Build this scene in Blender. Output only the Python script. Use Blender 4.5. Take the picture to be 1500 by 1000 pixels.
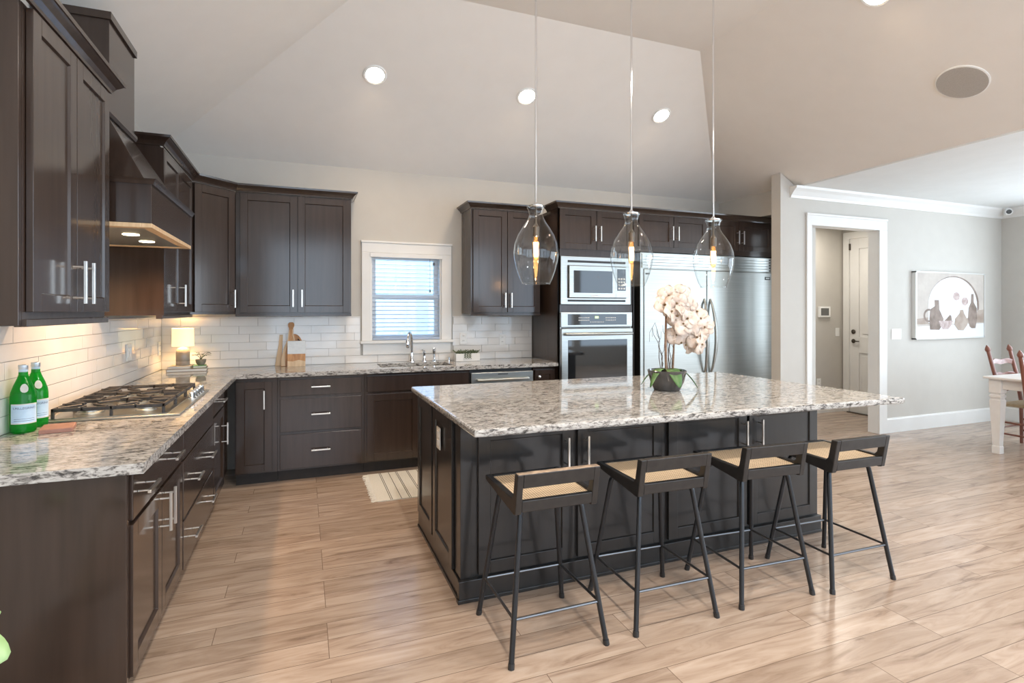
import bpy, bmesh, math, random
from mathutils import Vector, Matrix
random.seed(7)
for o in list(bpy.data.objects): bpy.data.objects.remove(o)
SC = bpy.context.scene
COL = SC.collection
PI = math.pi

# ------------------------------------------------------------------ camera
cd = bpy.data.cameras.new('camera'); cam = bpy.data.objects.new('camera', cd); COL.objects.link(cam)
YAW = 0.3683
cd.sensor_fit = 'HORIZONTAL'; cd.sensor_width = 36.0
cd.lens = 36.0*791.71/1500.0
cd.shift_y = -(500-455.39)/1500.0
cd.clip_start = 0.02; cd.clip_end = 200
cam.location = (1.1508, -5.4318, 1.4181)
cam.rotation_euler = (PI/2, 0, -YAW)
SC.camera = cam

# ------------------------------------------------------------------ colour management
SC.view_settings.view_transform = 'Standard'
SC.view_settings.look = 'None'
SC.view_settings.gamma = 1.0
SC.view_settings.use_curve_mapping = False
SC.view_settings.exposure = 0.14

# ------------------------------------------------------------------ sky
W = bpy.data.worlds.new('sky'); SC.world = W; W.use_nodes = True
bgn = W.node_tree.nodes['Background']
bgn.inputs[0].default_value = (0.62, 0.80, 1.0, 1); bgn.inputs[1].default_value = 3.6

# ------------------------------------------------------------------ daylight through the windows, lamps, added fill
def area(name, loc, rot, sx, sy, power, col=(1,1,1)):
    l = bpy.data.lights.new(name, 'AREA'); l.shape = 'RECTANGLE'; l.size = sx; l.size_y = sy; l.energy = power; l.color = col
    o = bpy.data.objects.new(name, l); o.location = loc; o.rotation_euler = rot; COL.objects.link(o); return o
def point(name, loc, power, col, r=0.03):
    l = bpy.data.lights.new(name, 'POINT'); l.energy = power; l.color = col; l.shadow_soft_size = r
    o = bpy.data.objects.new(name, l); o.location = loc; COL.objects.link(o); return o
def spot(name, loc, rot, power, col, ang=2.2, r=0.06, blend=0.8):
    l = bpy.data.lights.new(name, 'SPOT'); l.energy = power; l.color = col; l.shadow_soft_size = r; l.spot_size = ang; l.spot_blend = blend
    o = bpy.data.objects.new(name, l); o.location = loc; o.rotation_euler = rot; COL.objects.link(o); return o
# windows of the wall behind the camera, of the dining room, and the window over the sink
DAY = (0.93, 0.97, 1.0)
RW_X = (1.2, 3.1, 5.0, 6.9, 8.7)
for x in RW_X:
    area('daylight_rear', (x, -8.44, 1.75), (PI/2, 0, 0), 1.6, 2.5, 13 if x < 6 else 5, DAY)
for y, e in ((-2.9, 34), (-4.9, 30), (-6.6, 24)):
    area('daylight_dining', (9.62, y, 1.55), (0, PI/2, 0), 1.9, 1.6, e*1.25, (0.90, 0.965, 1.0))
# unseen fill spots under the ceilings, added to brighten the room
for x, y, z in ((1.9, -4.1, 3.66), (4.1, -4.1, 3.66), (1.9, -5.6, 3.66), (4.1, -5.6, 3.66), (1.9, -7.1, 3.66), (4.1, -7.1, 3.66), (7.9, -5.0, 2.70), (7.9, -6.6, 2.70)):
    spot('room_fill_spot', (x, y, z), (0, 0, 0), (175 if x < 3 else 130) if z > 3 else 60, (1.0, 0.91, 0.80), 2.7, 0.08, 1.0)

sd = bpy.data.lights.new('sun', 'SUN'); sd.energy = 3.6; sd.angle = 0.02; sd.color = (1.0, 0.96, 0.90)
so_ = bpy.data.objects.new('sun', sd); COL.objects.link(so_); so_.rotation_euler = Vector((0.54, 0.54, -0.643)).to_track_quat('-Z', 'Y').to_euler()
area('hall_fill_light', (7.4, -0.45, 2.58), (0, 0, 0), 0.5, 0.4, 16, (1.0, 0.93, 0.83))  # unseen area light added to brighten the hall

# ------------------------------------------------------------------ ceiling geometry constants (metres)
ZB, PM, ZF, XR = 2.80, 0.564, 3.70, 6.0       # plate height, pitch, flat height, right plate
XK = 6.08                                     # edge of the vault over the dining room
TF = (ZF-ZB)/PM
YB = -8.5                                     # wall behind the camera
XD = 9.69                                     # dining side wall
YW = -1.13                                    # dining back wall
def zslope_back(y): return ZB - PM*y

# ------------------------------------------------------------------ materials
def nd(nt, t, **kw):
    n = nt.nodes.new(t)
    for k, v in kw.items(): setattr(n, k, v)
    return n
def mat(name, col, rough=0.5, metal=0.0, **kw):
    m = bpy.data.materials.new(name); m.use_nodes = True
    p = m.node_tree.nodes['Principled BSDF']
    p.inputs['Base Color'].default_value = (*col, 1); p.inputs['Roughness'].default_value = rough; p.inputs['Metallic'].default_value = metal
    for k, v in kw.items(): p.inputs[k].default_value = v
    return m
def noisy(name, c1, c2, scale=(8,8,8), detail=4, rough=0.5, metal=0.0, lo=0.35, hi=0.65, bump=0.0, dist=0.0, **kw):
    m = mat(name, c1, rough, metal, **kw); nt = m.node_tree; p = nt.nodes['Principled BSDF']
    tc = nd(nt, 'ShaderNodeTexCoord'); mp = nd(nt, 'ShaderNodeMapping'); mp.inputs['Scale'].default_value = scale
    nz = nd(nt, 'ShaderNodeTexNoise'); nz.inputs['Scale'].default_value = 1.0; nz.inputs['Detail'].default_value = detail; nz.inputs['Distortion'].default_value = dist
    cr = nd(nt, 'ShaderNodeValToRGB'); cr.color_ramp.elements[0].position = lo; cr.color_ramp.elements[1].position = hi
    cr.color_ramp.elements[0].color = (*c1, 1); cr.color_ramp.elements[1].color = (*c2, 1)
    nt.links.new(tc.outputs['Object'], mp.inputs[0]); nt.links.new(mp.outputs[0], nz.inputs['Vector'])
    nt.links.new(nz.outputs['Fac'], cr.inputs[0]); nt.links.new(cr.outputs[0], p.inputs['Base Color'])
    if bump:
        b = nd(nt, 'ShaderNodeBump'); b.inputs['Strength'].default_value = bump; b.inputs['Distance'].default_value = 0.01
        nt.links.new(nz.outputs['Fac'], b.inputs['Height']); nt.links.new(b.outputs[0], p.inputs['Normal'])
    return m
def emis(name, col, s):
    m = bpy.data.materials.new(name); m.use_nodes = True; nt = m.node_tree
    p = nt.nodes['Principled BSDF']; p.inputs['Base Color'].default_value = (*col,1)
    p.inputs['Emission Color'].default_value = (*col,1); p.inputs['Emission Strength'].default_value = s
    return m
def thin_glass(name, tint=(1,1,1), ior=1.45, extra=0.0, rough=0.0):
    m = bpy.data.materials.new(name); m.use_nodes = True; nt = m.node_tree; nt.nodes.remove(nt.nodes['Principled BSDF'])
    out = nt.nodes['Material Output']
    tr = nd(nt,'ShaderNodeBsdfTransparent'); tr.inputs[0].default_value = (*tint,1)
    gl = nd(nt,'ShaderNodeBsdfGlossy'); gl.inputs['Roughness'].default_value = rough
    fr = nd(nt,'ShaderNodeLayerWeight'); fr.inputs[0].default_value = 0.5
    pw = nd(nt,'ShaderNodeMath', operation='POWER'); pw.inputs[1].default_value = 4.0
    ml = nd(nt,'ShaderNodeMath', operation='MULTIPLY'); ml.inputs[1].default_value = 0.9
    ad = nd(nt,'ShaderNodeMath', operation='ADD', use_clamp=True); ad.inputs[1].default_value = 0.035+extra
    mx = nd(nt,'ShaderNodeMixShader')
    nt.links.new(fr.outputs['Facing'], pw.inputs[0]); nt.links.new(pw.outputs[0], ml.inputs[0]); nt.links.new(ml.outputs[0], ad.inputs[0]); nt.links.new(ad.outputs[0], mx.inputs[0])
    nt.links.new(tr.outputs[0], mx.inputs[1]); nt.links.new(gl.outputs[0], mx.inputs[2]); nt.links.new(mx.outputs[0], out.inputs[0])
    return m

M = {}
M['espresso'] = noisy('espresso_stained_wood', (0.029,0.0175,0.0128), (0.043,0.0267,0.0197), (30,30,2.2), 5, 0.45, lo=0.3, hi=0.75, **{'Specular IOR Level':0.12,'Coat Weight':1.0,'Coat Roughness':0.14})
M['espresso_dark'] = noisy('darker_espresso', (0.012,0.009,0.008), (0.018,0.013,0.011), (30,30,2), 3, 0.5)  # darker espresso tone for the toe kicks
M['island'] = noisy('black_brown_paint', (0.014,0.0128,0.0125), (0.020,0.0185,0.018), (30,30,2.2), 5, 0.42, lo=0.3, hi=0.75, **{'Specular IOR Level':0.25,'Coat Weight':0.75,'Coat Roughness':0.15})
M['nickel'] = mat('brushed_nickel', (0.78,0.75,0.70), 0.28, 1.0)
M['chrome'] = mat('chrome', (0.82,0.83,0.85), 0.08, 1.0)
M['steel'] = noisy('stainless_steel', (0.42,0.435,0.415), (0.47,0.485,0.465), (2,2,120), 3, 0.38, 1.0)
M['steel_h'] = noisy('brushed_stainless', (0.42,0.435,0.42), (0.50,0.515,0.50), (3,3,160), 3, 0.32, 1.0)
M['black_glass'] = mat('black_glass', (0.012,0.013,0.015), 0.04, 0.0, **{'Specular IOR Level':0.9})
M['black_plastic'] = mat('black_plastic', (0.02,0.02,0.021), 0.4)
M['button'] = mat('pale_print', (0.65,0.65,0.63), 0.5)
M['display'] = emis('green_display', (0.55,0.8,0.35), 1.2)
M['wall'] = noisy('greige_wall_paint', (0.525,0.50,0.458), (0.54,0.515,0.472), (6,6,6), 3, 0.75)
M['ceil'] = noisy('pale_ceiling_paint', (0.80,0.765,0.72), (0.815,0.78,0.735), (6,6,6), 3, 0.85)
M['ceil_white'] = noisy('white_ceiling_paint', (0.70,0.71,0.70), (0.72,0.73,0.72), (6,6,6), 3, 0.85)
M['trim'] = noisy('white_trim_paint', (0.73,0.722,0.70), (0.75,0.742,0.72), (5,5,5), 2, 0.4)
M['tile'] = noisy('white_glazed_tile', (0.72,0.70,0.67), (0.76,0.74,0.71), (5,5,5), 2, 0.08)
M['grout'] = mat('grout', (0.44,0.41,0.37), 0.9)
M['white'] = noisy('white_plastic', (0.80,0.80,0.78), (0.83,0.83,0.81), (9,9,9), 2, 0.35)
M['cast_iron'] = noisy('cast_iron', (0.025,0.024,0.024), (0.05,0.045,0.042), (60,60,60), 4, 0.5, bump=0.2)
M['glass'] = thin_glass('clear_glass', (0.97,0.985,0.98), 1.45, 0.02)
M['pane'] = thin_glass('window_glass', (0.93,0.97,1.0), 1.4, 0.0)
M['bulb_glass'] = thin_glass('amber_bulb_glass', (1.0,0.80,0.55), 1.4, 0.03)
M['filament'] = emis('glowing_filament', (1.0,0.66,0.34), 22)
M['led'] = emis('downlight_lens', (1.0,0.95,0.86), 28)
M['hoodled'] = emis('hood_lamp_lens', (1.0,0.80,0.52), 14)
M['black_metal'] = mat('satin_black_metal', (0.034,0.037,0.042), 0.30, 0.6)
M['bar_metal'] = mat('worn_steel_bar', (0.16,0.16,0.165), 0.28, 0.9)
M['black_wood'] = noisy('black_painted_wood', (0.016,0.015,0.015), (0.026,0.024,0.023), (25,25,25), 3, 0.38)
M['worn_wood'] = noisy('worn_bare_wood_edge', (0.42,0.31,0.22), (0.10,0.075,0.06), (22,40,40), 4, 0.5, lo=0.4, hi=0.75)
M['bottle_green'] = mat('green_bottle_glass', (0.0,0.28,0.03), 0.05, 0.0, **{'Specular IOR Level':0.8})
def bottle_mat():
    m = bpy.data.materials.new('green_glass'); m.use_nodes = True; nt = m.node_tree; p = nt.nodes['Principled BSDF']
    p.inputs['Base Color'].default_value = (0.012,0.36,0.035,1); p.inputs['Roughness'].default_value = 0.04
    tr = nd(nt,'ShaderNodeBsdfTransparent'); tr.inputs[0].default_value = (0.05,0.62,0.08,1)
    mx = nd(nt,'ShaderNodeMixShader'); mx.inputs[0].default_value = 0.6
    nt.links.new(p.outputs[0], mx.inputs[1]); nt.links.new(tr.outputs[0], mx.inputs[2]); nt.links.new(mx.outputs[0], nt.nodes['Material Output'].inputs[0])
    return m
M['bottle_green'] = bottle_mat()
M['label_blue'] = noisy('pale_blue_paper', (0.50,0.66,0.80), (0.56,0.72,0.86), (40,40,40), 2, 0.55)
M['navy'] = mat('navy_print', (0.03,0.06,0.16), 0.5)
M['paper'] = mat('paper', (0.72,0.69,0.63), 0.7)
M['foil'] = mat('silver_blue_foil', (0.55,0.62,0.68), 0.3, 0.7)
M['terracotta'] = noisy('terracotta_slab', (0.28,0.14,0.105), (0.33,0.17,0.13), (40,40,40), 4, 0.7)
M['linen'] = emis('lit_linen_shade', (1.0,0.83,0.50), 0.75)
M['clay'] = noisy('taupe_clay', (0.30,0.255,0.21), (0.36,0.31,0.26), (30,30,30), 4, 0.55)
M['taupe_glass'] = mat('smoky_lamp_glass', (0.25,0.22,0.18), 0.15)
M['greybrown'] = noisy('grey_brown_pot', (0.18,0.16,0.12), (0.25,0.22,0.17), (40,40,40), 4, 0.7)
M['leaf'] = noisy('leaf_green', (0.055,0.13,0.035), (0.10,0.21,0.06), (20,20,20), 3, 0.45)
M['leaf_dark'] = noisy('dusky_leaf', (0.035,0.055,0.028), (0.07,0.095,0.045), (30,30,30), 3, 0.5)
M['leaf_pale'] = noisy('pale_green_leaf', (0.26,0.42,0.17), (0.32,0.48,0.23), (15,15,15), 3, 0.45)
M['succulent'] = noisy('grey_green_succulent', (0.10,0.14,0.07), (0.17,0.21,0.12), (40,40,40), 3, 0.5)
M['soil'] = noisy('dark_moss', (0.03,0.03,0.018), (0.07,0.065,0.04), (60,60,60), 4, 0.9)
M['book_green'] = noisy('green_cover', (0.10,0.30,0.12), (0.16,0.38,0.17), (9,9,9), 2, 0.4)
M['book_cream'] = noisy('cream_cover', (0.60,0.50,0.38), (0.66,0.56,0.44), (9,9,9), 2, 0.5)
M['book_brown'] = noisy('brown_cover', (0.17,0.11,0.08), (0.22,0.15,0.10), (9,9,9), 2, 0.5)
M['book_rose'] = noisy('rose_cover', (0.48,0.24,0.20), (0.54,0.28,0.23), (9,9,9), 2, 0.5)
M['acacia'] = noisy('warm_acacia_wood', (0.40,0.17,0.055), (0.62,0.31,0.12), (40,40,5), 5, 0.45, dist=1.0)
M['maple'] = noisy('pale_maple_wood', (0.62,0.42,0.24), (0.74,0.54,0.33), (40,40,4), 4, 0.45)
M['marble'] = noisy('white_marble', (0.70,0.70,0.68), (0.60,0.60,0.60), (9,9,25), 6, 0.25, lo=0.45, hi=0.8, dist=1.5)
M['leather'] = mat('dark_leather', (0.06,0.035,0.03), 0.6)
M['ceramic'] = noisy('white_ceramic', (0.72,0.71,0.68), (0.76,0.75,0.72), (9,9,9), 2, 0.3)
M['pot_grey'] = noisy('glazed_charcoal_pot', (0.045,0.043,0.042), (0.075,0.07,0.068), (14,14,14), 3, 0.12, **{'Specular IOR Level':0.8})
M['stem'] = noisy('brown_stem', (0.16,0.095,0.06), (0.26,0.16,0.10), (60,60,60), 3, 0.6)
M['twig'] = noisy('dark_twig', (0.05,0.036,0.028), (0.10,0.07,0.05), (60,60,60), 3, 0.7)
M['petal'] = noisy('blush_cream_petal', (0.66,0.52,0.43), (0.76,0.66,0.58), (25,25,25), 4, 0.6, **{'Subsurface Weight':0.0})
M['bud'] = mat('orchid_centre', (0.20,0.13,0.06), 0.6)
M['table_white'] = noisy('white_painted_wood', (0.72,0.69,0.66), (0.76,0.73,0.70), (8,8,8), 3, 0.4)
M['cherry'] = noisy('red_brown_chair_wood', (0.16,0.055,0.035), (0.23,0.085,0.055), (25,25,6), 4, 0.32)
M['rush'] = noisy('woven_rush', (0.34,0.26,0.16), (0.48,0.38,0.25), (90,14,30), 4, 0.8, bump=0.5)
M['rug_cream'] = noisy('cream_cotton', (0.66,0.64,0.58), (0.74,0.72,0.66), (120,120,120), 3, 0.95, bump=0.4)
M['rug_stripe'] = noisy('charcoal_yarn', (0.05,0.05,0.05), (0.10,0.10,0.10), (120,120,120), 3, 0.95)
M['speaker'] = noisy('taupe_speaker_grille', (0.40,0.375,0.34), (0.46,0.43,0.40), (300,300,300), 1, 0.8)
M['stat_screen'] = mat('grey_lcd', (0.13,0.13,0.125), 0.25)
M['brass_dark'] = mat('aged_bronze', (0.10,0.085,0.07), 0.35, 0.8)
M['blind'] = noisy('white_blind_slat', (0.76,0.80,0.84), (0.80,0.84,0.88), (5,5,5), 2, 0.45)
def slat_mat():
    m = mat('white_translucent_slat', (0.74,0.79,0.85), 0.45); nt = m.node_tree; p = nt.nodes['Principled BSDF']
    t = nd(nt,'ShaderNodeBsdfTranslucent'); t.inputs[0].default_value = (0.70,0.80,0.92,1)
    mx = nd(nt,'ShaderNodeMixShader'); mx.inputs[0].default_value = 0.55
    nt.links.new(p.outputs[0], mx.inputs[1]); nt.links.new(t.outputs[0], mx.inputs[2]); nt.links.new(mx.outputs[0], nt.nodes['Material Output'].inputs[0])
    return m
M['blind'] = slat_mat()
M['cord'] = mat('grey_cord', (0.12,0.13,0.15), 0.7)
M['siding'] = noisy('neighbour_white_siding', (0.50,0.64,0.84), (0.54,0.68,0.87), (1,1,1), 2, 0.7)
M['p_bg'] = noisy('painted_taupe', (0.46,0.41,0.37), (0.52,0.47,0.42), (9,9,9), 4, 0.7)
M['p_white'] = noisy('painted_white', (0.66,0.68,0.70), (0.72,0.74,0.76), (6,6,6), 4, 0.7)
M['p_brown'] = noisy('painted_brown', (0.17,0.125,0.10), (0.28,0.22,0.185), (9,9,9), 4, 0.7)
M['p_tan'] = noisy('painted_tan', (0.30,0.23,0.185), (0.40,0.33,0.28), (9,9,9), 4, 0.7)
M['p_rose'] = noisy('painted_blush', (0.36,0.27,0.25), (0.52,0.43,0.41), (25,25,25), 4, 0.7)
M['p_frame'] = mat('pale_metal_frame', (0.72,0.72,0.70), 0.3, 0.3)
M['mulch'] = noisy('lawn', (0.10,0.16,0.06), (0.16,0.22,0.09), (3,3,3), 4, 0.9)

def cane_mat():
    m = mat('woven_cane', (0.62,0.47,0.30), 0.6); nt = m.node_tree; p = nt.nodes['Principled BSDF']
    tc = nd(nt,'ShaderNodeTexCoord'); mp = nd(nt,'ShaderNodeMapping'); mp.inputs['Scale'].default_value = (84,84,84)
    vo = nd(nt,'ShaderNodeTexVoronoi'); vo.voronoi_dimensions = '2D'; vo.inputs['Scale'].default_value = 1.0; vo.inputs['Randomness'].default_value = 0.0
    cr = nd(nt,'ShaderNodeValToRGB'); cr.color_ramp.elements[0].position = 0.22; cr.color_ramp.elements[1].position = 0.30
    cr.color_ramp.elements[0].color = (0.06,0.045,0.035,1); cr.color_ramp.elements[1].color = (0.66,0.50,0.33,1)
    nt.links.new(tc.outputs['Object'], mp.inputs[0]); nt.links.new(mp.outputs[0], vo.inputs['Vector'])
    nt.links.new(vo.outputs['Distance'], cr.inputs[0]); nt.links.new(cr.outputs[0], p.inputs['Base Color'])
    return m
M['cane'] = cane_mat()

def granite_mat():
    m = mat('speckled_granite', (0.6,0.58,0.55), 0.06, **{'Specular IOR Level':0.6}); nt = m.node_tree; p = nt.nodes['Principled BSDF']
    tc = nd(nt,'ShaderNodeTexCoord'); mp = nd(nt,'ShaderNodeMapping'); mp.inputs['Scale'].default_value = (24,78,70); mp.inputs['Rotation'].default_value = (0,0,0.12)
    n1 = nd(nt,'ShaderNodeTexNoise'); n1.inputs['Scale'].default_value = 1.0; n1.inputs['Detail'].default_value = 7; n1.inputs['Roughness'].default_value = 0.68; n1.inputs['Distortion'].default_value = 0.7
    cr = nd(nt,'ShaderNodeValToRGB'); e = cr.color_ramp.elements
    e[0].position = 0.37; e[0].color = (0.05,0.048,0.047,1); e[1].position = 0.44; e[1].color = (0.20,0.19,0.18,1)
    for pos, c in ((0.49,(0.40,0.383,0.362,1)),(0.57,(0.50,0.485,0.465,1)),(0.72,(0.55,0.538,0.52,1))):
        q = e.new(pos); q.color = c
    mp2 = nd(nt,'ShaderNodeMapping'); mp2.inputs['Scale'].default_value = (60,110,110)
    n2 = nd(nt,'ShaderNodeTexNoise'); n2.inputs['Scale'].default_value = 1.0; n2.inputs['Detail'].default_value = 3
    cr2 = nd(nt,'ShaderNodeValToRGB'); cr2.color_ramp.elements[0].position = 0.33; cr2.color_ramp.elements[1].position = 0.42
    cr2.color_ramp.elements[0].color = (0.30,0.28,0.27,1); cr2.color_ramp.elements[1].color = (1,1,1,1)
    mx = nd(nt,'ShaderNodeMixRGB', blend_type='MULTIPLY'); mx.inputs[0].default_value = 0.85
    for a,b in ((mp,n1),(mp2,n2)):
        nt.links.new(tc.outputs['Object'], a.inputs[0]); nt.links.new(a.outputs[0], b.inputs['Vector'])
    nt.links.new(n1.outputs['Fac'], cr.inputs[0]); nt.links.new(n2.outputs['Fac'], cr2.inputs[0])
    nt.links.new(cr.outputs[0], mx.inputs[1]); nt.links.new(cr2.outputs[0], mx.inputs[2]); nt.links.new(mx.outputs[0], p.inputs['Base Color'])
    return m
M['granite'] = granite_mat()

def floor_mat():
    m = mat('hand_scraped_hardwood', (0.35,0.22,0.14), 0.22, **{'Specular IOR Level':0.5}); nt = m.node_tree; p = nt.nodes['Principled BSDF']
    tc = nd(nt,'ShaderNodeTexCoord')
    br = nd(nt,'ShaderNodeTexBrick'); br.offset = 0.37; br.offset_frequency = 3; br.squash = 1.0
    br.inputs['Scale'].default_value = 1.0; br.inputs['Brick Width'].default_value = 1.25; br.inputs['Row Height'].default_value = 0.135
    br.inputs['Mortar Size'].default_value = 0.0016; br.inputs['Mortar Smooth'].default_value = 0.1; br.inputs['Bias'].default_value = 0.0
    br.inputs['Color1'].default_value = (0,0,0,1); br.inputs['Color2'].default_value = (1,1,1,1); br.inputs['Mortar'].default_value = (0.5,0.5,0.5,1)
    nt.links.new(tc.outputs['Object'], br.inputs['Vector'])
    # grain runs along the boards, shifted from board to board
    ad = nd(nt,'ShaderNodeVectorMath', operation='MULTIPLY_ADD'); ad.inputs[1].default_value = (1.0,7.0,1.0)
    sc = nd(nt,'ShaderNodeVectorMath', operation='SCALE'); sc.inputs['Scale'].default_value = 17.0
    nt.links.new(br.outputs['Color'], sc.inputs[0]); nt.links.new(tc.outputs['Object'], ad.inputs[0]); nt.links.new(sc.outputs[0], ad.inputs[2])
    n1 = nd(nt,'ShaderNodeTexNoise'); n1.inputs['Scale'].default_value = 2.2; n1.inputs['Detail'].default_value = 6; n1.inputs['Roughness'].default_value = 0.6; n1.inputs['Distortion'].default_value = 1.2
    nt.links.new(ad.outputs[0], n1.inputs['Vector'])
    cr = nd(nt,'ShaderNodeValToRGB'); e = cr.color_ramp.elements
    e[0].position = 0.25; e[0].color = (0.17,0.112,0.080,1); e[1].position = 0.40; e[1].color = (0.335,0.245,0.185,1)
    for pos,c in ((0.55,(0.415,0.318,0.248,1)),(0.72,(0.475,0.378,0.305,1))):
        q = e.new(pos); q.color = c
    nt.links.new(n1.outputs['Fac'], cr.inputs[0])
    tint = nd(nt,'ShaderNodeValToRGB'); tint.color_ramp.elements[0].color = (0.86,0.85,0.84,1); tint.color_ramp.elements[1].color = (1.08,1.08,1.08,1)
    nt.links.new(br.outputs['Color'], tint.inputs[0])
    mu = nd(nt,'ShaderNodeMixRGB', blend_type='MULTIPLY'); mu.inputs[0].default_value = 1.0
    nt.links.new(cr.outputs[0], mu.inputs[1]); nt.links.new(tint.outputs[0], mu.inputs[2])
    mo = nd(nt,'ShaderNodeMixRGB', blend_type='MIX'); mo.inputs[2].default_value = (0.17,0.118,0.086,1)
    nt.links.new(br.outputs['Fac'], mo.inputs[0]); nt.links.new(mu.outputs[0], mo.inputs[1]); nt.links.new(mo.outputs[0], p.inputs['Base Color'])
    bp = nd(nt,'ShaderNodeBump'); bp.inputs['Strength'].default_value = 0.12; bp.inputs['Distance'].default_value = 0.006
    n2 = nd(nt,'ShaderNodeTexNoise'); n2.inputs['Scale'].default_value = 3.0; n2.inputs['Detail'].default_value = 2
    nt.links.new(ad.outputs[0], n2.inputs['Vector'])
    su = nd(nt,'ShaderNodeMath', operation='SUBTRACT'); nt.links.new(n2.outputs['Fac'], su.inputs[0]); nt.links.new(br.outputs['Fac'], su.inputs[1])
    nt.links.new(su.outputs[0], bp.inputs['Height']); nt.links.new(bp.outputs[0], p.inputs['Normal'])
    return m
M['floor'] = floor_mat()

# ------------------------------------------------------------------ mesh builder
class MB:
    def __init__(s): s.v=[]; s.f=[]; s.m=[]; s.cur=0
    def face(s, idx): s.f.append(tuple(idx)); s.m.append(s.cur)
    def add(s, vs, fs):
        b=len(s.v); s.v += [tuple(v) for v in vs]
        for f in fs: s.face([b+i for i in f])
        return s
    def box(s, x0,x1,y0,y1,z0,z1):
        vs=[(x,y,z) for z in (z0,z1) for y in (y0,y1) for x in (x0,x1)]
        return s.add(vs, [(0,1,3,2),(4,6,7,5),(0,4,5,1),(2,3,7,6),(0,2,6,4),(1,5,7,3)])
    def quad(s,a,b,c,d): return s.add([a,b,c,d],[(0,1,2,3)])
    def poly(s, pts): return s.add(pts,[tuple(range(len(pts)))])
    def prism(s, pts, fn, a, b):
        """extrude a 2D polygon; fn(u,v,w) gives the 3D point"""
        n=len(pts); vs=[fn(u,v,a) for u,v in pts]+[fn(u,v,b) for u,v in pts]
        fs=[tuple(range(n)), tuple(range(n,2*n))]+[(i,(i+1)%n,n+(i+1)%n,n+i) for i in range(n)]
        return s.add(vs,fs)
    def lathe(s, prof, cx=0, cy=0, n=24, cap=True, ax='z', c0=0):
        vs=[]; 
        for r,z in prof:
            for k in range(n):
                a=2*PI*k/n; vs.append((cx+r*math.cos(a), cy+r*math.sin(a), z))
        fs=[]
        for i in range(len(prof)-1):
            for k in range(n):
                fs.append((i*n+k, i*n+(k+1)%n, (i+1)*n+(k+1)%n, (i+1)*n+k))
        if cap:
            fs.append(tuple(range(n))); fs.append(tuple((len(prof)-1)*n+k for k in range(n)))
        return s.add(vs,fs)
    def tube(s, pts, r, n=10, cap=True):
        pts=[Vector(p) for p in pts]; rs=r if isinstance(r,(list,tuple)) else [r]*len(pts)
        vs=[]; t0=(pts[1]-pts[0]).normalized()
        up=Vector((0,0,1)) if abs(t0.z)<0.9 else Vector((1,0,0))
        nx=(up-t0*up.dot(t0)).normalized()
        for i,p in enumerate(pts):
            t=(pts[min(i+1,len(pts)-1)]-pts[max(i-1,0)]).normalized()
            nx=(nx-t*nx.dot(t)).normalized(); ny=t.cross(nx)
            for k in range(n):
                a=2*PI*k/n; vs.append(p+(nx*math.cos(a)+ny*math.sin(a))*rs[i])
        fs=[]
        for i in range(len(pts)-1):
            for k in range(n): fs.append((i*n+k,i*n+(k+1)%n,(i+1)*n+(k+1)%n,(i+1)*n+k))
        if cap: fs += [tuple(range(n)), tuple((len(pts)-1)*n+k for k in range(n))]
        return s.add(vs,fs)
    def rod(s, a, b, r, n=10): return s.tube([a,b], r, n)
    def ball(s, c, r, n=10, m=7, sz=1.0):
        prof=[(max(1e-4,r*math.sin(PI*i/m)), c[2]-r*sz*math.cos(PI*i/m)) for i in range(m+1)]
        return s.lathe(prof, c[0], c[1], n)
    def shaker(s, x0,x1,z0,z1,yf,t=0.02,fw=0.058,rec=0.009,bv=0.004):
        """framed panel facing -y, front at yf"""
        s.box(x0,x0+fw,yf,yf+t,z0,z1); s.box(x1-fw,x1,yf,yf+t,z0,z1)
        s.box(x0+fw,x1-fw,yf,yf+t,z0,z0+fw); s.box(x0+fw,x1-fw,yf,yf+t,z1-fw,z1)
        s.box(x0+fw,x1-fw,yf+rec,yf+t,z0+fw,z1-fw)
        a,b,c,d=x0+fw,x1-fw,z0+fw,z1-fw
        o=[(a,yf+0.001,c),(b,yf+0.001,c),(b,yf+0.001,d),(a,yf+0.001,d)]; w=bv
        i=[(a+w,yf+rec,c+w),(b-w,yf+rec,c+w),(b-w,yf+rec,d-w),(a+w,yf+rec,d-w)]
        s.add(o+i,[(k,(k+1)%4,4+(k+1)%4,4+k) for k in range(4)])
        return s
    def sweep(s, prof, path, seg=None, close=True):
        """prof: (outward, z) pairs; path: plan points; outward is to the right of travel"""
        P=[Vector((p[0],p[1])) for p in path]; n=len(P); offs=[]
        for i in range(n):
            d0=(P[i]-P[i-1]).normalized() if i>0 else None
            d1=(P[i+1]-P[i]).normalized() if i<n-1 else None
            if d0 is None: nn=Vector((d1.y,-d1.x)); offs.append(nn)
            elif d1 is None: nn=Vector((d0.y,-d0.x)); offs.append(nn)
            else:
                a=Vector((d0.y,-d0.x)); b=Vector((d1.y,-d1.x)); mm=(a+b).normalized(); offs.append(mm/max(0.2,mm.dot(a)))
        i0,i1=(0,n-1) if seg is None else seg
        k=len(prof); vs=[]
        for i in range(i0,i1+1):
            for o,z in prof: q=P[i]+offs[i]*o; vs.append((q.x,q.y,z))
        fs=[]
        for i in range(i1-i0):
            for j in range(k): fs.append((i*k+j,i*k+(j+1)%k,(i+1)*k+(j+1)%k,(i+1)*k+j))
        fs += [tuple(range(k)), tuple((i1-i0)*k+j for j in range(k))]
        return s.add(vs,fs)
    def xf(s, mtx, start=0):
        for i in range(start,len(s.v)): s.v[i]=tuple(mtx @ Vector(s.v[i]))
        return s
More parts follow.
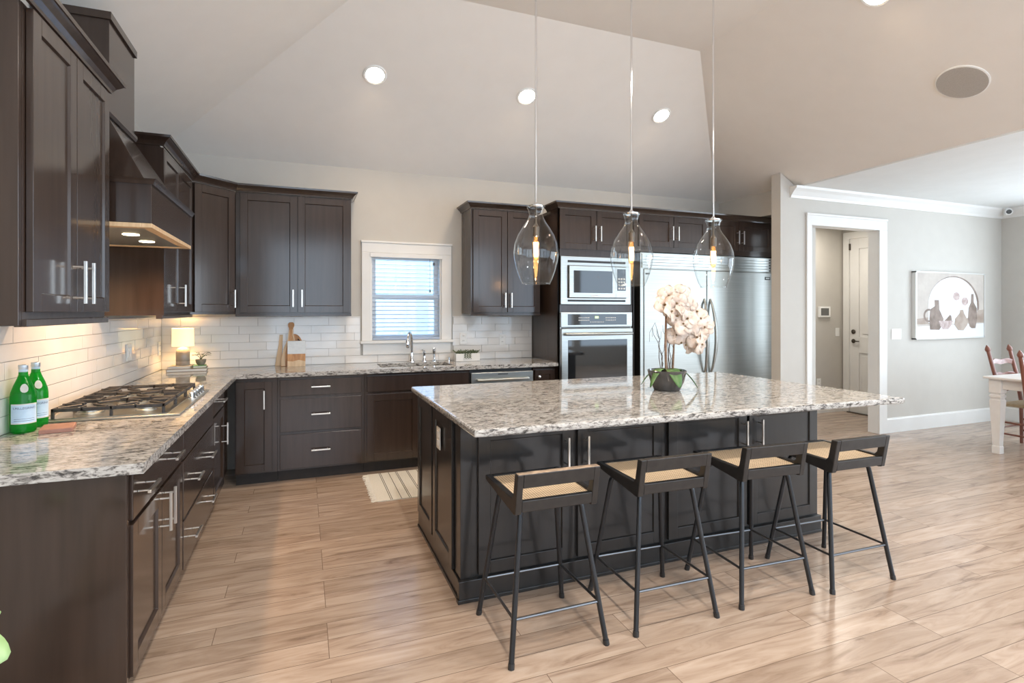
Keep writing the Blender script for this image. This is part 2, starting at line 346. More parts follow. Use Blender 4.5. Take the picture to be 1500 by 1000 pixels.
    def build(s, name, m, parent=None, bevel=0.0, smooth=False, subsurf=0, angle=35):
        me=bpy.data.meshes.new(name); me.from_pydata([tuple(v) for v in s.v],[],s.f); me.validate(); me.update()
        bm=bmesh.new(); bm.from_mesh(me); bmesh.ops.recalc_face_normals(bm, faces=bm.faces[:]); bm.to_mesh(me); bm.free()
        ms=m if isinstance(m,(list,tuple)) else [m]
        for q in ms: me.materials.append(M[q] if isinstance(q,str) else q)
        if len(ms)>1 and len(me.polygons)==len(s.m):
            for p,i in zip(me.polygons,s.m): p.material_index=i
        o=bpy.data.objects.new(name, me); COL.objects.link(o)
        if parent is not None: o.parent=parent
        if bevel:
            b=o.modifiers.new('edge','BEVEL'); b.width=bevel; b.segments=2; b.limit_method='ANGLE'; b.angle_limit=math.radians(40)
        if subsurf:
            q=o.modifiers.new('sub','SUBSURF'); q.levels=subsurf; q.render_levels=subsurf
        if smooth:
            for p in me.polygons: p.use_smooth=True
            try: me.set_sharp_from_angle(angle=math.radians(angle))
            except Exception: pass
        return o

def tag(o, label, cat, group=None):
    o['label']=label; o['category']=cat
    if group: o['group']=group
    return o
def thing(name, label, cat, loc=(0,0,0), rotz=0, group=None):
    o=bpy.data.objects.new(name,None); o.empty_display_size=0.1; COL.objects.link(o)
    o.location=loc; o.rotation_euler=(0,0,rotz); return tag(o,label,cat,group)
def struct(o):
    o['kind']='structure'; return o
def stuff(o): o['kind']='stuff'; return o
def children(o): return [c for c in bpy.data.objects if c.parent==o]
def copy_tree(o, parent=None):
    c=o.copy(); COL.objects.link(c); c.parent=parent
    for ch in children(o): copy_tree(ch,c)
    return c
def text_tris(txt, size):
    cu=bpy.data.curves.new('t','FONT'); cu.body=txt; cu.size=size; cu.align_x='CENTER'; cu.align_y='CENTER'
    ob=bpy.data.objects.new('t',cu); COL.objects.link(ob)
    dg=bpy.context.evaluated_depsgraph_get(); me=bpy.data.meshes.new_from_object(ob.evaluated_get(dg))
    vs=[tuple(v.co) for v in me.vertices]; fs=[tuple(p.vertices) for p in me.polygons]
    bpy.data.objects.remove(ob); bpy.data.curves.remove(cu); bpy.data.meshes.remove(me)
    return vs,fs

# ================================================================== SETTING
mb=MB(); mb.box(-0.15,XD+0.15,YB-0.15,1.6,-0.12,0); struct(mb.build('floor','floor'))
# left wall
mb=MB(); mb.box(-0.12,0,YB,0.12,0,ZB); wl=struct(mb.build('wall_left','wall'))
# back wall with the window opening
WX0,WX1,WZ0,WZ1=1.765,2.467,1.13,1.99
mb=MB(); mb.box(0,WX0,0,0.12,0,ZB+0.05); mb.box(WX1,6.42,0,0.12,0,ZB+0.05); mb.box(WX0,WX1,0,0.12,0,WZ0); mb.box(WX0,WX1,0,0.12,WZ1,ZB+0.05)
wb=struct(mb.build('wall_back','wall'))
# wall behind the camera, with three tall window openings
mb=MB()
xs=[0]+[a for c in RW_X for a in (c-0.8,c+0.8)]+[XD]
for i in range(0,len(xs),2): mb.box(xs[i],xs[i+1],YB-0.12,YB,0,ZF)
for c in RW_X: mb.box(c-0.8,c+0.8,YB-0.12,YB,0,0.5); mb.box(c-0.8,c+0.8,YB-0.12,YB,3.0,ZF)
struct(mb.build('wall_rear','wall'))
# dining side wall with three window openings
mb=MB(); ys=[YB]+[a for c in (-6.6,-4.9,-2.9) for a in (c-0.85,c+0.85)]+[YW]
for i in range(0,len(ys),2): mb.box(XD,XD+0.12,ys[i],ys[i+1],0,2.74)
for c in (-6.6,-4.9,-2.9): mb.box(XD,XD+0.12,c-0.85,c+0.85,0,0.6); mb.box(XD,XD+0.12,c-0.85,c+0.85,2.52,2.74)
struct(mb.build('wall_right','wall'))
# dining back wall with the cased opening to the hall (wall is 0.2 thick)
DX0,DX1,DZ=6.267,7.352,2.36
mb=MB(); t1=YW+0.12
mb.box(5.85,DX0,YW,t1,0,2.72); mb.box(DX1,XD,YW,t1,0,2.75); mb.box(DX0,DX1,YW,t1,DZ,2.72)
mb.prism([(5.85,2.72),(6.08,2.72),(6.08,2.74),(5.85,2.88)], lambda u,v,w:(u,w,v), YW, t1)
struct(mb.build('wall_dining','wall'))
# alcove return beside the refrigerator, hall walls and hall ceiling
mb=MB(); mb.box(6.42,6.50,t1,0.05,0,2.74); mb.box(6.05,6.42,t1,0.0,2.50,2.785); struct(mb.build('wall_alcove','wall'))
HX,HY=8.32,0.05
mb=MB(); mb.box(6.42,HX+0.1,HY,HY+0.1,0,2.74); hw=struct(mb.build('wall_hall','wall'))
HD0,HD1=-0.96,-0.04     # door in the hall side wall
mb=MB(); mb.box(HX,HX+0.1,t1,HD0,0,2.74); mb.box(HX,HX+0.1,HD1,HY,0,2.74); mb.box(HX,HX+0.1,HD0,HD1,2.45,2.74)
struct(mb.build('wall_hall_side','wall'))
# vaulted ceiling: left, back and right slopes rise to a flat
mb=MB(); zl=lambda x: ZB+PM*x
A=(0,0,ZB); B=(XR,0,ZB); K=(XK,0,ZB-PM*(XK-XR)); fl=(TF,-TF,ZF); fr=(XR-TF,-TF,ZF)
mb.poly([A,B,fr,fl]); mb.poly([A,fl,(TF,YB,ZF),(0,YB,ZB)])
mb.poly([B,K,(XK,YB,ZB-PM*(XK-XR)),(XR-TF,YB,ZF),fr]); mb.poly([fl,fr,(XR-TF,YB,ZF),(TF,YB,ZF)])
b=len(mb.v)
o=mb.build('ceiling','ceil'); struct(o)
mod=o.modifiers.new('thick','SOLIDIFY'); mod.thickness=0.1; mod.offset=1.0
me=o.data; bm=bmesh.new(); bm.from_mesh(me)
for f in bm.faces:
    if f.normal.z>0: f.normal_flip()
bm.to_mesh(me); bm.free(); mod.offset=-1.0
mb=MB(); mb.box(XK,XD+0.12,YB,1.2,2.74,2.84); struct(mb.build('ceiling_dining','ceil_white'))
mb=MB(); mb.box(6.5,HX,t1,HY,2.60,2.64); struct(mb.build('ceiling_hall','ceil_white'))

# crown moulding along the dining walls, baseboards
CP=[(0,2.625),(0.012,2.625),(0.02,2.65),(0.055,2.69),(0.085,2.715),(0.09,2.74),(0,2.74)]
mb=MB(); mb.sweep(CP,[(XD,YW-2.0+0.0),(XD,YW),(XK-0.10,YW)][::-1]); struct(mb.build('trim_1','trim'))
BP=[(0,0),(0.018,0),(0.018,0.15),(0.012,0.165),(0,0.17)]
mb=MB(); mb.sweep(BP,[(7.467,YW),(XD,YW),(XD,YB)]); struct(mb.build('baseboard_dining','trim'))
mb=MB(); mb.sweep(BP,[(5.85,YW+0.1),(5.85,YW),(6.207,YW)]); struct(mb.build('baseboard_pier','trim'))
mb=MB(); mb.sweep(BP,[(6.52,HY),(HX,HY),(HX,HD1+0.09)]); struct(mb.build('baseboard_hall','trim'))
# casing of the opening
mb=MB()
mb.box(6.207,DX0+0.012,YW-0.022,YW-0.0005,0,DZ-0.012); mb.box(DX1-0.012,7.467,YW-0.022,YW-0.0005,0,DZ-0.012); mb.box(6.207,7.467,YW-0.022,YW-0.0005,DZ-0.012,2.455)
mb.box(6.200,7.474,YW-0.030,YW-0.0005,2.455,2.478)
mb.box(DX0+0.0005,DX0+0.012,YW,t1,0,DZ-0.012); mb.box(DX1-0.012,DX1-0.0005,YW,t1,0,DZ-0.012); mb.box(DX0+0.0005,DX1-0.0005,YW,t1,DZ-0.012,DZ-0.0005)
struct(mb.build('trim_2','trim',bevel=0.003))
# hall door
d=struct(bpy.data.objects.new('door_1',None)); COL.objects.link(d); d.location=(HX,HD1,0); d.rotation_euler=(0,0,-PI/2)   # local x -> world -y, faces -x
DW=HD1-HD0
mb=MB()
for z0,z1 in ((0.20,0.86),(1.06,2.28)):
    pass
mb.box(0.02,0.15,-0.01,0.03,0.01,2.43); mb.box(DW-0.15,DW-0.02,-0.01,0.03,0.01,2.43)
mb.box(0.15,DW-0.15,-0.01,0.03,0.01,0.24); mb.box(0.15,DW-0.15,-0.01,0.03,0.84,1.06); mb.box(0.15,DW-0.15,-0.01,0.03,2.28,2.43)
mb.box(0.15,DW-0.15,0.004,0.03,0.24,0.84); mb.box(0.15,DW-0.15,0.004,0.03,1.06,2.28)
mb.box(0.19,DW-0.19,-0.004,0.03,0.28,0.80); mb.box(0.19,DW-0.19,-0.004,0.03,1.10,2.24)
mb.build('door_leaf','trim',d,bevel=0.003)
mb=MB(); mb.box(-0.07,0.018,-0.03,-0.0005,0,2.425); mb.box(DW-0.018,DW+0.07,-0.03,-0.0005,0,2.425); mb.box(-0.07,DW+0.07,-0.03,-0.0005,2.425,2.52); mb.build('door_casing','trim',d,bevel=0.003)
mb=MB(); mb.lathe([(0.028,0),(0.03,0.006),(0.012,0.010),(0.012,0.03)],0,0,16); mb.tube([(0,0,0.03),(0.05,0,0.035),(0.10,0,0.032)],[0.010,0.009,0.007]); mb.xf(Matrix.Translation((0.075,-0.01,1.0)) @ Matrix.Rotation(PI/2,4,'X')); mb.build('door_handle','brass_dark',d,smooth=True)
mb=MB(); mb.lathe([(0.03,0),(0.032,0.008),(0.02,0.014),(0.008,0.02)],0,0,16); mb.xf(Matrix.Translation((0.075,-0.01,1.13)) @ Matrix.Rotation(PI/2,4,'X')); mb.build('deadbolt','brass_dark',d,smooth=True)
mb=MB(); mb.box(0.019,0.034,-0.034,-0.010,2.27,2.36); mb.build('hinge','brass_dark',d)
mb=MB(); mb.box(0.0,DW,-0.05,0.02,0,0.012); mb.build('door_sill','brass_dark',d)

# ---------------- kitchen window
w=struct(bpy.data.objects.new('window_1',None)); COL.objects.link(w)
mb=MB()
c0,c1=1.678,2.572
mb.box(c0,WX0,-0.022,-0.0005,WZ0-0.002,WZ1); mb.box(WX1,c1,-0.022,-0.0005,WZ0-0.002,WZ1); mb.box(c0,c1,-0.022,-0.0005,WZ1,2.085)
mb.box(c0-0.008,c1+0.008,-0.03,-0.0005,2.085,2.105)
mb.build('casing','trim',w,bevel=0.003)
mb=MB(); mb.box(WX0,WX0+0.015,0,0.12,WZ0,WZ1); mb.box(WX1-0.015,WX1,0,0.12,WZ0,WZ1); mb.box(WX0,WX1,0,0.12,WZ1-0.015,WZ1); mb.build('jamb','trim',w)
mb=MB(); mb.box(c0-0.015,c1+0.015,-0.055,0.09,WZ0-0.03,WZ0-0.002); mb.build('sill','trim',w,bevel=0.004)
mb=MB(); mb.box(c0+0.01,c1-0.01,-0.02,0,0.99,WZ0-0.03); mb.build('apron','trim',w,bevel=0.003)
for nm,z0,z1,yy in (('upper_sash',1.54,WZ1-0.015,0.085),('lower_sash',WZ0,1.575,0.055)):
    mb=MB(); x0,x1=WX0+0.015,WX1-0.015; f=0.042
    mb.box(x0,x0+f,yy,yy+0.03,z0,z1); mb.box(x1-f,x1,yy,yy+0.03,z0,z1); mb.box(x0+f,x1-f,yy,yy+0.03,z0,z0+f); mb.box(x0+f,x1-f,yy,yy+0.03,z1-f,z1)
    s_=mb.build(nm,'trim',w)
    mb=MB(); mb.box(x0+f,x1-f,yy+0.012,yy+0.018,z0+f,z1-f); mb.build('pane','pane',s_)
# blind
bl=thing('window_blind','white slatted blind lowered in the window above the sink','blind',(WX0,0.0,WZ1))
mb=MB(); mb.box(-0.01,WX1-WX0+0.01,-0.035,0.02,-0.045,-0.002); mb.build('headrail','trim',bl,bevel=0.003)
mb=MB()
for k in range(19):
    z=-0.070-k*0.0412
    mb.add([(0.02,-0.004,z-0.003),(0.682,-0.004,z-0.003),(0.682,0.040,z+0.003),(0.02,0.040,z+0.003),(0.02,-0.004,z-0.0055),(0.682,-0.004,z-0.0055),(0.682,0.040,z+0.0005),(0.02,0.040,z+0.0005)],
      [(0,1,2,3),(4,7,6,5),(0,4,5,1),(1,5,6,2),(2,6,7,3),(3,7,4,0)])
mb.build('slat','blind',bl)
mb=MB(); mb.box(0.018,0.684,-0.006,0.042,-0.856,-0.836); mb.build('bottom_rail','blind',bl,bevel=0.003)
mb=MB()
for x in (0.13,0.35,0.57): mb.rod((x,-0.006,-0.04),(x,-0.006,-0.84),0.0012,5)
mb.build('ladder_cord','blind',bl)
mb=MB(); mb.rod((0.585,-0.012,-0.04),(0.585,-0.012,-0.355),0.002,6); mb.lathe([(0.003,-0.385),(0.009,-0.38),(0.006,-0.355)],0.585,-0.012,10); mb.lathe([(0.003,-0.11),(0.014,-0.105),(0.010,-0.08)],0.625,-0.012,10); mb.build('pull_cord','cord',bl)
# neighbour's wall and lawn outside the kitchen window
mb=MB()
for k in range(32): mb.prism([(3.0,k*0.18),(3.0,(k+1)*0.18),(3.03,(k+1)*0.18),(3.03,k*0.18),(2.97,k*0.18)][:4], lambda u,v,w_:(w_,u-(0.02 if True else 0)*0,v), -4, 9)
nb=mb.build('neighbour_house','siding'); tag(nb,'pale siding of the neighbouring house seen through the sink window blind','house')
mb=MB(); mb.box(-8,16,1.6,12,-0.3,-0.1); struct(mb.build('ground','mulch'))

# ---------------- tiled backsplash (each tile lies a hair out of true)
def tiles(parent, L, z0, z1, holes, mtx):
    g=MB()
    if holes:
        a_,b_,c_,d_=holes[0]; g.box(0,a_,-0.006,0,z0,z1); g.box(b_,L,-0.006,0,z0,z1); g.box(a_,b_,-0.006,0,z0,c_)
    else: g.box(0,L,-0.006,0,z0,z1); g.xf(mtx); go=g.build('grout','grout',parent)
    t=MB(); th,tw,gp=0.0735,0.305,0.0028; row=0; z=z0+0.001
    while z<z1-0.01:
        zt=min(z+th,z1); x=-[0.0,0.15,0.08,0.22][row%4]
        while x<L:
            a,b_=max(x,0.0),min(x+tw,L)
            segs=[(a,b_)]
            for (hx0,hx1,hz0,hz1) in holes:
                if zt>hz0+0.012 and z<hz1-0.012:
                    ns=[]
                    for p,q in segs:
                        if q<=hx0 or p>=hx1: ns.append((p,q))
                        else:
                            if p<hx0: ns.append((p,hx0))
                            if q>hx1: ns.append((hx1,q))
                    segs=ns
            for p,q in segs:
                if q-p<0.02: continue
                r=[random.uniform(-0.0009,0.0009) for _ in range(3)]
                y=lambda u,v: -0.0115+r[0]*0.4+r[1]*u+r[2]*v*0.35
                fr=[(p+gp/2,y(-1,-1),z+gp/2),(q-gp/2,y(1,-1),z+gp/2),(q-gp/2,y(1,1),zt-gp/2),(p+gp/2,y(-1,1),zt-gp/2)]
                bk=[(c[0],-0.005,c[2]) for c in fr]
                t.add(fr+bk,[(0,1,2,3),(0,4,5,1),(1,5,6,2),(2,6,7,3),(3,7,4,0)])
            x+=tw
        z+=th; row+=1
    t.xf(mtx); return t.build('backsplash','tile',parent)
tiles(wb,3.47,0.914,1.368,[(1.665,2.585,0.985,1.5)],Matrix.Identity(4))
tiles(wl,3.32,0.914,1.368,[],Matrix.Translation((0,-3.32,0)) @ Matrix.Rotation(PI/2,4,'Z'))
mb=MB(); mb.rod((0.010,-0.010,0.914),(0.010,-0.010,1.368),0.006,6); mb.build('corner_bead','grout',wb)

# ================================================================== CABINETS
def handle_mb(L, vertical, x, z, yf, so=0.034, s=0.0055):
    mb=MB()
    if vertical:
        mb.box(x-s,x+s,yf-so-2*s,yf-so,z-L/2,z+L/2)
        for q in (-0.36,0.36): mb.rod((x,yf,z+q*L),(x,yf-so-s,z+q*L),0.0042,8)
    else:
        mb.box(x-L/2,x+L/2,yf-so-2*s,yf-so,z-s,z+s)
        for q in (-0.36,0.36): mb.rod((x+q*L,yf,z),(x+q*L,yf-so-s,z),0.0042,8)
    return mb
def door(par,x0,x1,z0,z1,yf,hx=None,hz=None,L=0.155,m='espresso',fw=0.058,name='door'):
    mb=MB(); mb.shaker(x0,x1,z0,z1,yf,0.02,fw); d_=mb.build(name,m,par,bevel=0.0015)
    if hx is not None: handle_mb(L,True,hx,hz,yf).build('handle','nickel',d_,bevel=0.0015)
    return d_
def drawer(par,x0,x1,z0,z1,yf,hs=(),L=0.15,m='espresso',name='drawer'):
    mb=MB(); mb.box(x0,x1,yf,yf+0.02,z0,z1); d_=mb.build(name,m,par,bevel=0.003)
    for h in hs: handle_mb(L,False,h,(z0+z1)/2+0.005,yf).build('handle','nickel',d_,bevel=0.0015)
    return d_
CR=[(0.0,0.0),(0.010,0.0),(0.013,0.010),(0.024,0.026),(0.040,0.040),(0.046,0.046),(0.052,0.046),(0.054,0.060),(0.0,0.060)]
def crown_prof(z): return [(o,z+h) for o,h in CR]
G_BASE='dark base cabinets along the walls'; G_UP='dark wall cabinets'
def base_unit(label, loc, rot, wd, toe=True, dep=0.59, end=None, zb=0.10):
    c=thing('base_cabinet',label,'cabinet',loc,rot,G_BASE)
    mb=MB()
    if end=='sink': mb.box(0,wd,-dep,-0.003,0.10,0.66); mb.box(0,wd,-dep,-0.545,0.66,0.876); mb.box(0,0.02,-0.545,-0.003,0.66,0.876); mb.box(wd-0.02,wd,-0.545,-0.003,0.66,0.876)
    else: mb.box(0,wd,-dep,-0.003,zb,0.876)
    mb.build('body','espresso',c)
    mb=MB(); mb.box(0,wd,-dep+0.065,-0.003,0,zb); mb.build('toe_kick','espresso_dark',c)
    return c
YF=-0.61
LR=PI/2
# left run, facing +x: local x runs towards the back wall
y0=-3.262
c=base_unit('dark left-wall base cabinet with one wide drawer over two doors, nearest its end panel',(0,y0,0),LR,0.826,zb=0.155)
drawer(c,0.012,0.814,0.705,0.862,YF,(0.12,0.56))
door(c,0.012,0.411,0.172,0.690,YF,0.375,0.605); door(c,0.417,0.814,0.172,0.690,YF,0.455,0.605)
mb=MB(); mb.prism([(-0.003,0),(-0.525,0),(-0.525,0.155),(-0.60,0.155),(-0.60,0.876),(-0.003,0.876)], lambda u,v,w_:(w_,u,v), -0.022, 0.0); mb.build('end_panel','espresso',c,bevel=0.002)
c=base_unit('dark base cabinet under the gas cooktop with three stacked drawer fronts',(0,-2.434,0),LR,0.946,zb=0.155)
drawer(c,0.012,0.934,0.700,0.862,YF)
drawer(c,0.012,0.934,0.408,0.688,YF,(0.25,0.70)); drawer(c,0.012,0.934,0.165,0.396,YF,(0.18,0.71))
c=base_unit('narrow dark base cabinet between cooktop drawers and the inner corner',(0,-1.486,0),LR,0.84,zb=0.155)
drawer(c,0.012,0.50,0.735,0.862,YF,(0.25,))
door(c,0.012,0.50,0.160,0.72,YF,0.36,0.55)
# back run, facing -y
c=base_unit('narrow dark base cabinet with one tall door at the inner corner',(0.64,0,0),0,0.31)
door(c,0.010,0.272,0.115,0.845,YF,0.215,0.70,0.15)
c=base_unit('dark base cabinet with three slab drawers under the cutting boards',(0.952,0,0),0,0.69)
drawer(c,0.018,0.668,0.715,0.852,YF,(0.335,)); drawer(c,0.018,0.668,0.420,0.692,YF,(0.335,)); drawer(c,0.018,0.668,0.115,0.398,YF,(0.335,))
c=base_unit('dark sink base cabinet with false front over two doors below the window',(1.644,0,0),0,0.95,end='sink')
drawer(c,0.022,0.930,0.715,0.852,YF); door(c,0.022,0.472,0.115,0.692,YF); door(c,0.480,0.930,0.115,0.692,YF)
c=base_unit('narrow dark base cabinet between dishwasher and tall oven cabinet',(3.238,0,0),0,0.238)
d_=door(c,0.015,0.222,0.115,0.845,YF,None,None,fw=0.045)
mb=MB(); mb.lathe([(0.006,0),(0.006,0.015),(0.014,0.022),(0.013,0.03),(0.004,0.033)],0,0,14); mb.xf(Matrix.Translation((0.05,YF,0.78)) @ Matrix.Rotation(PI/2,4,'X')); mb.build('knob','nickel',d_,smooth=True)
# dishwasher
dw=thing('dishwasher','stainless dishwasher under the counter right of the sink','dishwasher',(2.598,0,0))
mb=MB(); mb.box(0,0.636,-0.57,-0.003,0.10,0.874); mb.build('body','black_plastic',dw)
mb=MB(); mb.box(0.006,0.630,-0.615,-0.57,0.11,0.842); mb.build('front','steel_h',dw,bevel=0.006)
mb=MB(); mb.tube([(0.06,-0.615,0.775),(0.065,-0.645,0.775),(0.10,-0.655,0.775),(0.536,-0.655,0.775),(0.571,-0.645,0.775),(0.576,-0.615,0.775)],0.011,10); mb.build('handle','steel',dw,smooth=True)
mb=MB(); mb.box(0.27,0.37,-0.617,-0.6,0.818,0.826); mb.build('badge','black_plastic',dw)
mb=MB(); mb.box(0.02,0.61,-0.53,-0.003,0,0.10); mb.build('toe_kick','black_plastic',dw)

# L-shaped granite worktop with the sink cut out
wt=thing('kitchen_worktop','speckled granite L-shaped worktop along the two tiled walls','worktop',(0,0,0.879))
SX0,SX1,SY0,SY1=1.80,2.46,-0.52,-0.15
mb=MB(); T=0.035
L=[(0.002,-3.30),(0.648,-3.30),(0.656,-3.292),(0.656,-0.656),(3.479,-0.656),(3.479,-0.012),(0.012,-0.012),(0.002,-0.012)]
# built as strips so that the sink hole stays open
mb.box(0.012,0.656,-3.318,-0.656,0,T); mb.box(0.012,SX0,-0.656,-0.012,0,T); mb.box(SX1,3.479,-0.656,-0.012,0,T); mb.box(SX0,SX1,-0.656,SY0,0,T); mb.box(SX0,SX1,SY1,-0.012,0,T)
o=mb.build('slab','granite',wt)
bm=bmesh.new(); bm.from_mesh(o.data); bmesh.ops.remove_doubles(bm,verts=bm.verts,dist=1e-5)
bm.to_mesh(o.data); bm.free()
sk=thing('sink','undermount stainless sink bowl below the window','sink',(0,0,0.72))
mb=MB(); mb.box(SX0-0.012,SX1+0.012,SY0-0.012,SY1+0.012,-0.004,0.0); mb.box(SX0-0.012,SX0,SY0,SY1,0,0.158); mb.box(SX1,SX1+0.012,SY0,SY1,0,0.158); mb.box(SX0-0.012,SX1+0.012,SY0-0.012,SY0,0,0.158); mb.box(SX0-0.012,SX1+0.012,SY1,SY1+0.012,0,0.158); mb.build('bowl','steel',sk)
mb=MB(); mb.lathe([(0.045,0.0),(0.045,0.004),(0.02,0.006)],2.13,-0.33,20); mb.build('drain','chrome',sk,smooth=True)
def arc(c,r,a0,a1,n,pl='yz',x=0):
    out=[]
    for i in range(n+1):
        a=a0+(a1-a0)*i/n; out.append((x, c[0]+r*math.cos(a), c[1]+r*math.sin(a)))
    return out
fa=thing('faucet','chrome gooseneck faucet behind the sink','faucet',(2.15,-0.085,0.914))
mb=MB(); mb.lathe([(0.028,0),(0.028,0.012),(0.018,0.03),(0.016,0.09)],0,0,18); mb.build('base','chrome',fa,smooth=True)
pts=[(0,0,0.06),(0,0,0.20)]+[(0,-0.075+0.075*math.cos(a),0.20+0.095*math.sin(a)) for a in [PI*i/10 for i in range(1,10)]]+[(-0.0,-0.15,0.215)]
mb=MB(); mb.tube(pts,[0.014]*2+[0.013]*9+[0.013],12); mb.xf(Matrix.Rotation(-0.45,4,'Z')); mb.build('spout','chrome',fa,smooth=True)
mb=MB(); mb.lathe([(0.014,0.15),(0.019,0.165),(0.018,0.21),(0.013,0.225)],0,-0.15,14); mb.xf(Matrix.Rotation(-0.45,4,'Z')); mb.build('spray_head','chrome',fa,smooth=True)
fh=thing('side_lever_tap','short chrome lever handle just right of the gooseneck faucet','tap',(2.275,-0.085,0.914))
mb=MB(); mb.lathe([(0.024,0),(0.024,0.01),(0.015,0.025),(0.014,0.07),(0.017,0.08),(0.017,0.10),(0.006,0.112)],0,0,16); mb.build('base','chrome',fh,smooth=True)
mb=MB(); mb.tube([(0,0,0.10),(-0.02,-0.03,0.118),(-0.03,-0.055,0.122)],[0.007,0.006,0.005]); mb.build('lever','chrome',fh,smooth=True)
so=thing('side_sprayer','chrome side sprayer right of the faucet handle','sprayer',(2.375,-0.085,0.914))
mb=MB(); mb.lathe([(0.022,0),(0.022,0.012),(0.013,0.02),(0.012,0.07)],0,0,16); mb.build('base','chrome',so,smooth=True)
mb=MB(); mb.lathe([(0.012,0.07),(0.018,0.10),(0.019,0.125),(0.012,0.135)],0,0,16); mb.build('spray_head','chrome',so,smooth=True)
ac=thing('soap_dispenser','small chrome soap cap at the right edge of the sink','soap dispenser',(2.53,-0.085,0.914))
mb=MB(); mb.lathe([(0.018,0),(0.018,0.008),(0.010,0.012),(0.010,0.035),(0.004,0.04)],0,0,14); mb.build('pump','chrome',ac,smooth=True)

# wall cabinets
ZU0,ZU1=1.39,2.43
def wall_unit(label, loc, rot, wd, z1=ZU1, dep=0.33, z0=ZU0):
    c=thing('upper_cabinet',label,'cabinet',loc,rot,G_UP)
    mb=MB(); mb.box(0,wd,-dep,-0.003,z0,z1); mb.build('body','espresso',c)
    return c
def put_crown(par, prof_z, path_world, seg=None, m='espresso'):
    mb=MB(); mb.sweep(crown_prof(prof_z), path_world, seg)
    mb.xf(par.matrix_basis.inverted()) if False else None
    inv=(Matrix.Translation(par.location) @ Matrix.Rotation(par.rotation_euler.z,4,'Z')).inverted()
    mb.xf(inv); return mb.build('crown','espresso',par)
yA0,yA1=-3.307,-2.554
A_=wall_unit('tall dark wall cabinet with two doors, nearest cabinet left of the hood',(0,yA0,0),LR,yA1-yA0,2.385)
wA=yA1-yA0
mb=MB(); mb.box(-0.018,0.0,-0.33,-0.003,1.372,2.385); mb.build('end_panel','espresso',A_,bevel=0.002)
door(A_,0.022,wA/2-0.003,ZU0+0.025,2.378,-0.352,wA/2-0.042,1.525,0.16); door(A_,wA/2+0.003,wA-0.012,ZU0+0.025,2.378,-0.352,wA/2+0.042,1.525,0.16)
mb=MB(); mb.box(0,wA,-0.345,-0.31,1.368,1.392); mb.build('light_rail','espresso',A_,bevel=0.002)
put_crown(A_,2.384,[(0.0,yA0-0.018),(0.345,yA0-0.018),(0.345,yA1),(0.0,yA1)],(0,2))
yB0,yB1=-1.57,-0.612
B_=wall_unit('dark wall cabinet between the range hood and the corner cabinet',(0,yB0,0),LR,yB1-yB0-0.003)
wB=yB1-yB0
door(B_,0.025,wB/2-0.002,ZU0+0.02,ZU1-0.012,-0.352,wB/2-0.04,1.525,0.15); door(B_,wB/2+0.002,wB-0.02,ZU0+0.02,ZU1-0.012,-0.352)
mb=MB(); mb.box(0,wB,-0.345,-0.31,1.370,1.392); mb.build('light_rail','espresso',B_,bevel=0.002)
mb=MB(); mb.box(0.0,0.012,-0.352,-0.33,1.39,2.42); mb.build('face_frame','espresso',B_)
# diagonal corner cabinet
K_=thing('corner_cabinet','dark diagonal wall cabinet with one door in the corner','cabinet',(0,0,0),0,G_UP)
mb=MB(); mb.prism([(0.003,-0.003),(0.612,-0.003),(0.612,-0.33),(0.33,-0.612),(0.003,-0.612)], lambda u,v,w_:(u,v,w_), ZU0, ZU1); mb.build('body','espresso',K_)
dl=math.hypot(0.282,0.282)
mb=MB(); mb.shaker(0.022,dl-0.018,ZU0+0.02,ZU1-0.012,-0.022,0.02,0.06); RM=Matrix.Translation((0.33,-0.612,0)) @ Matrix.Rotation(PI/4,4,'Z'); mb.xf(RM); kd=mb.build('door','espresso',K_,bevel=0.0015)
hm=handle_mb(0.15,True,dl-0.05,1.52,-0.022); hm.xf(RM); hm.build('handle','nickel',kd,bevel=0.0015)
C_=wall_unit('wide dark wall cabinet with two doors left of the sink window',(0.6155,0,0),0,1.555-0.6155)
door(C_,0.035,0.484,ZU0+0.015,ZU1-0.012,-0.352,0.452,1.528,0.15); door(C_,0.490,0.925,ZU0+0.015,ZU1-0.012,-0.352,0.524,1.528,0.15)
mb=MB(); mb.box(0,0.941,-0.345,-0.31,1.372,1.392); mb.build('light_rail','espresso',C_,bevel=0.002)
path=[(0.0,yB0),(0.345,yB0),(0.345,-0.618),(0.620,-0.345),(1.555,-0.345),(1.555,0.0)]
put_crown(B_,2.428,path,(0,2)); put_crown(K_,2.428,path,(2,3)); put_crown(C_,2.428,path,(3,5))
D_=wall_unit('dark wall cabinet with two doors right of the sink window',(2.685,0,0),0,0.745)
door(D_,0.020,0.375,ZU0+0.015,ZU1-0.012,-0.352,0.345,1.525,0.15); door(D_,0.381,0.735,ZU0+0.015,ZU1-0.012,-0.352,0.411,1.525,0.15)
mb=MB(); mb.box(0,0.745,-0.345,-0.31,1.372,1.392); mb.build('light_rail','espresso',D_,bevel=0.002)
put_crown(D_,2.428,[(2.685,0.0),(2.685,-0.345),(3.43,-0.345)])

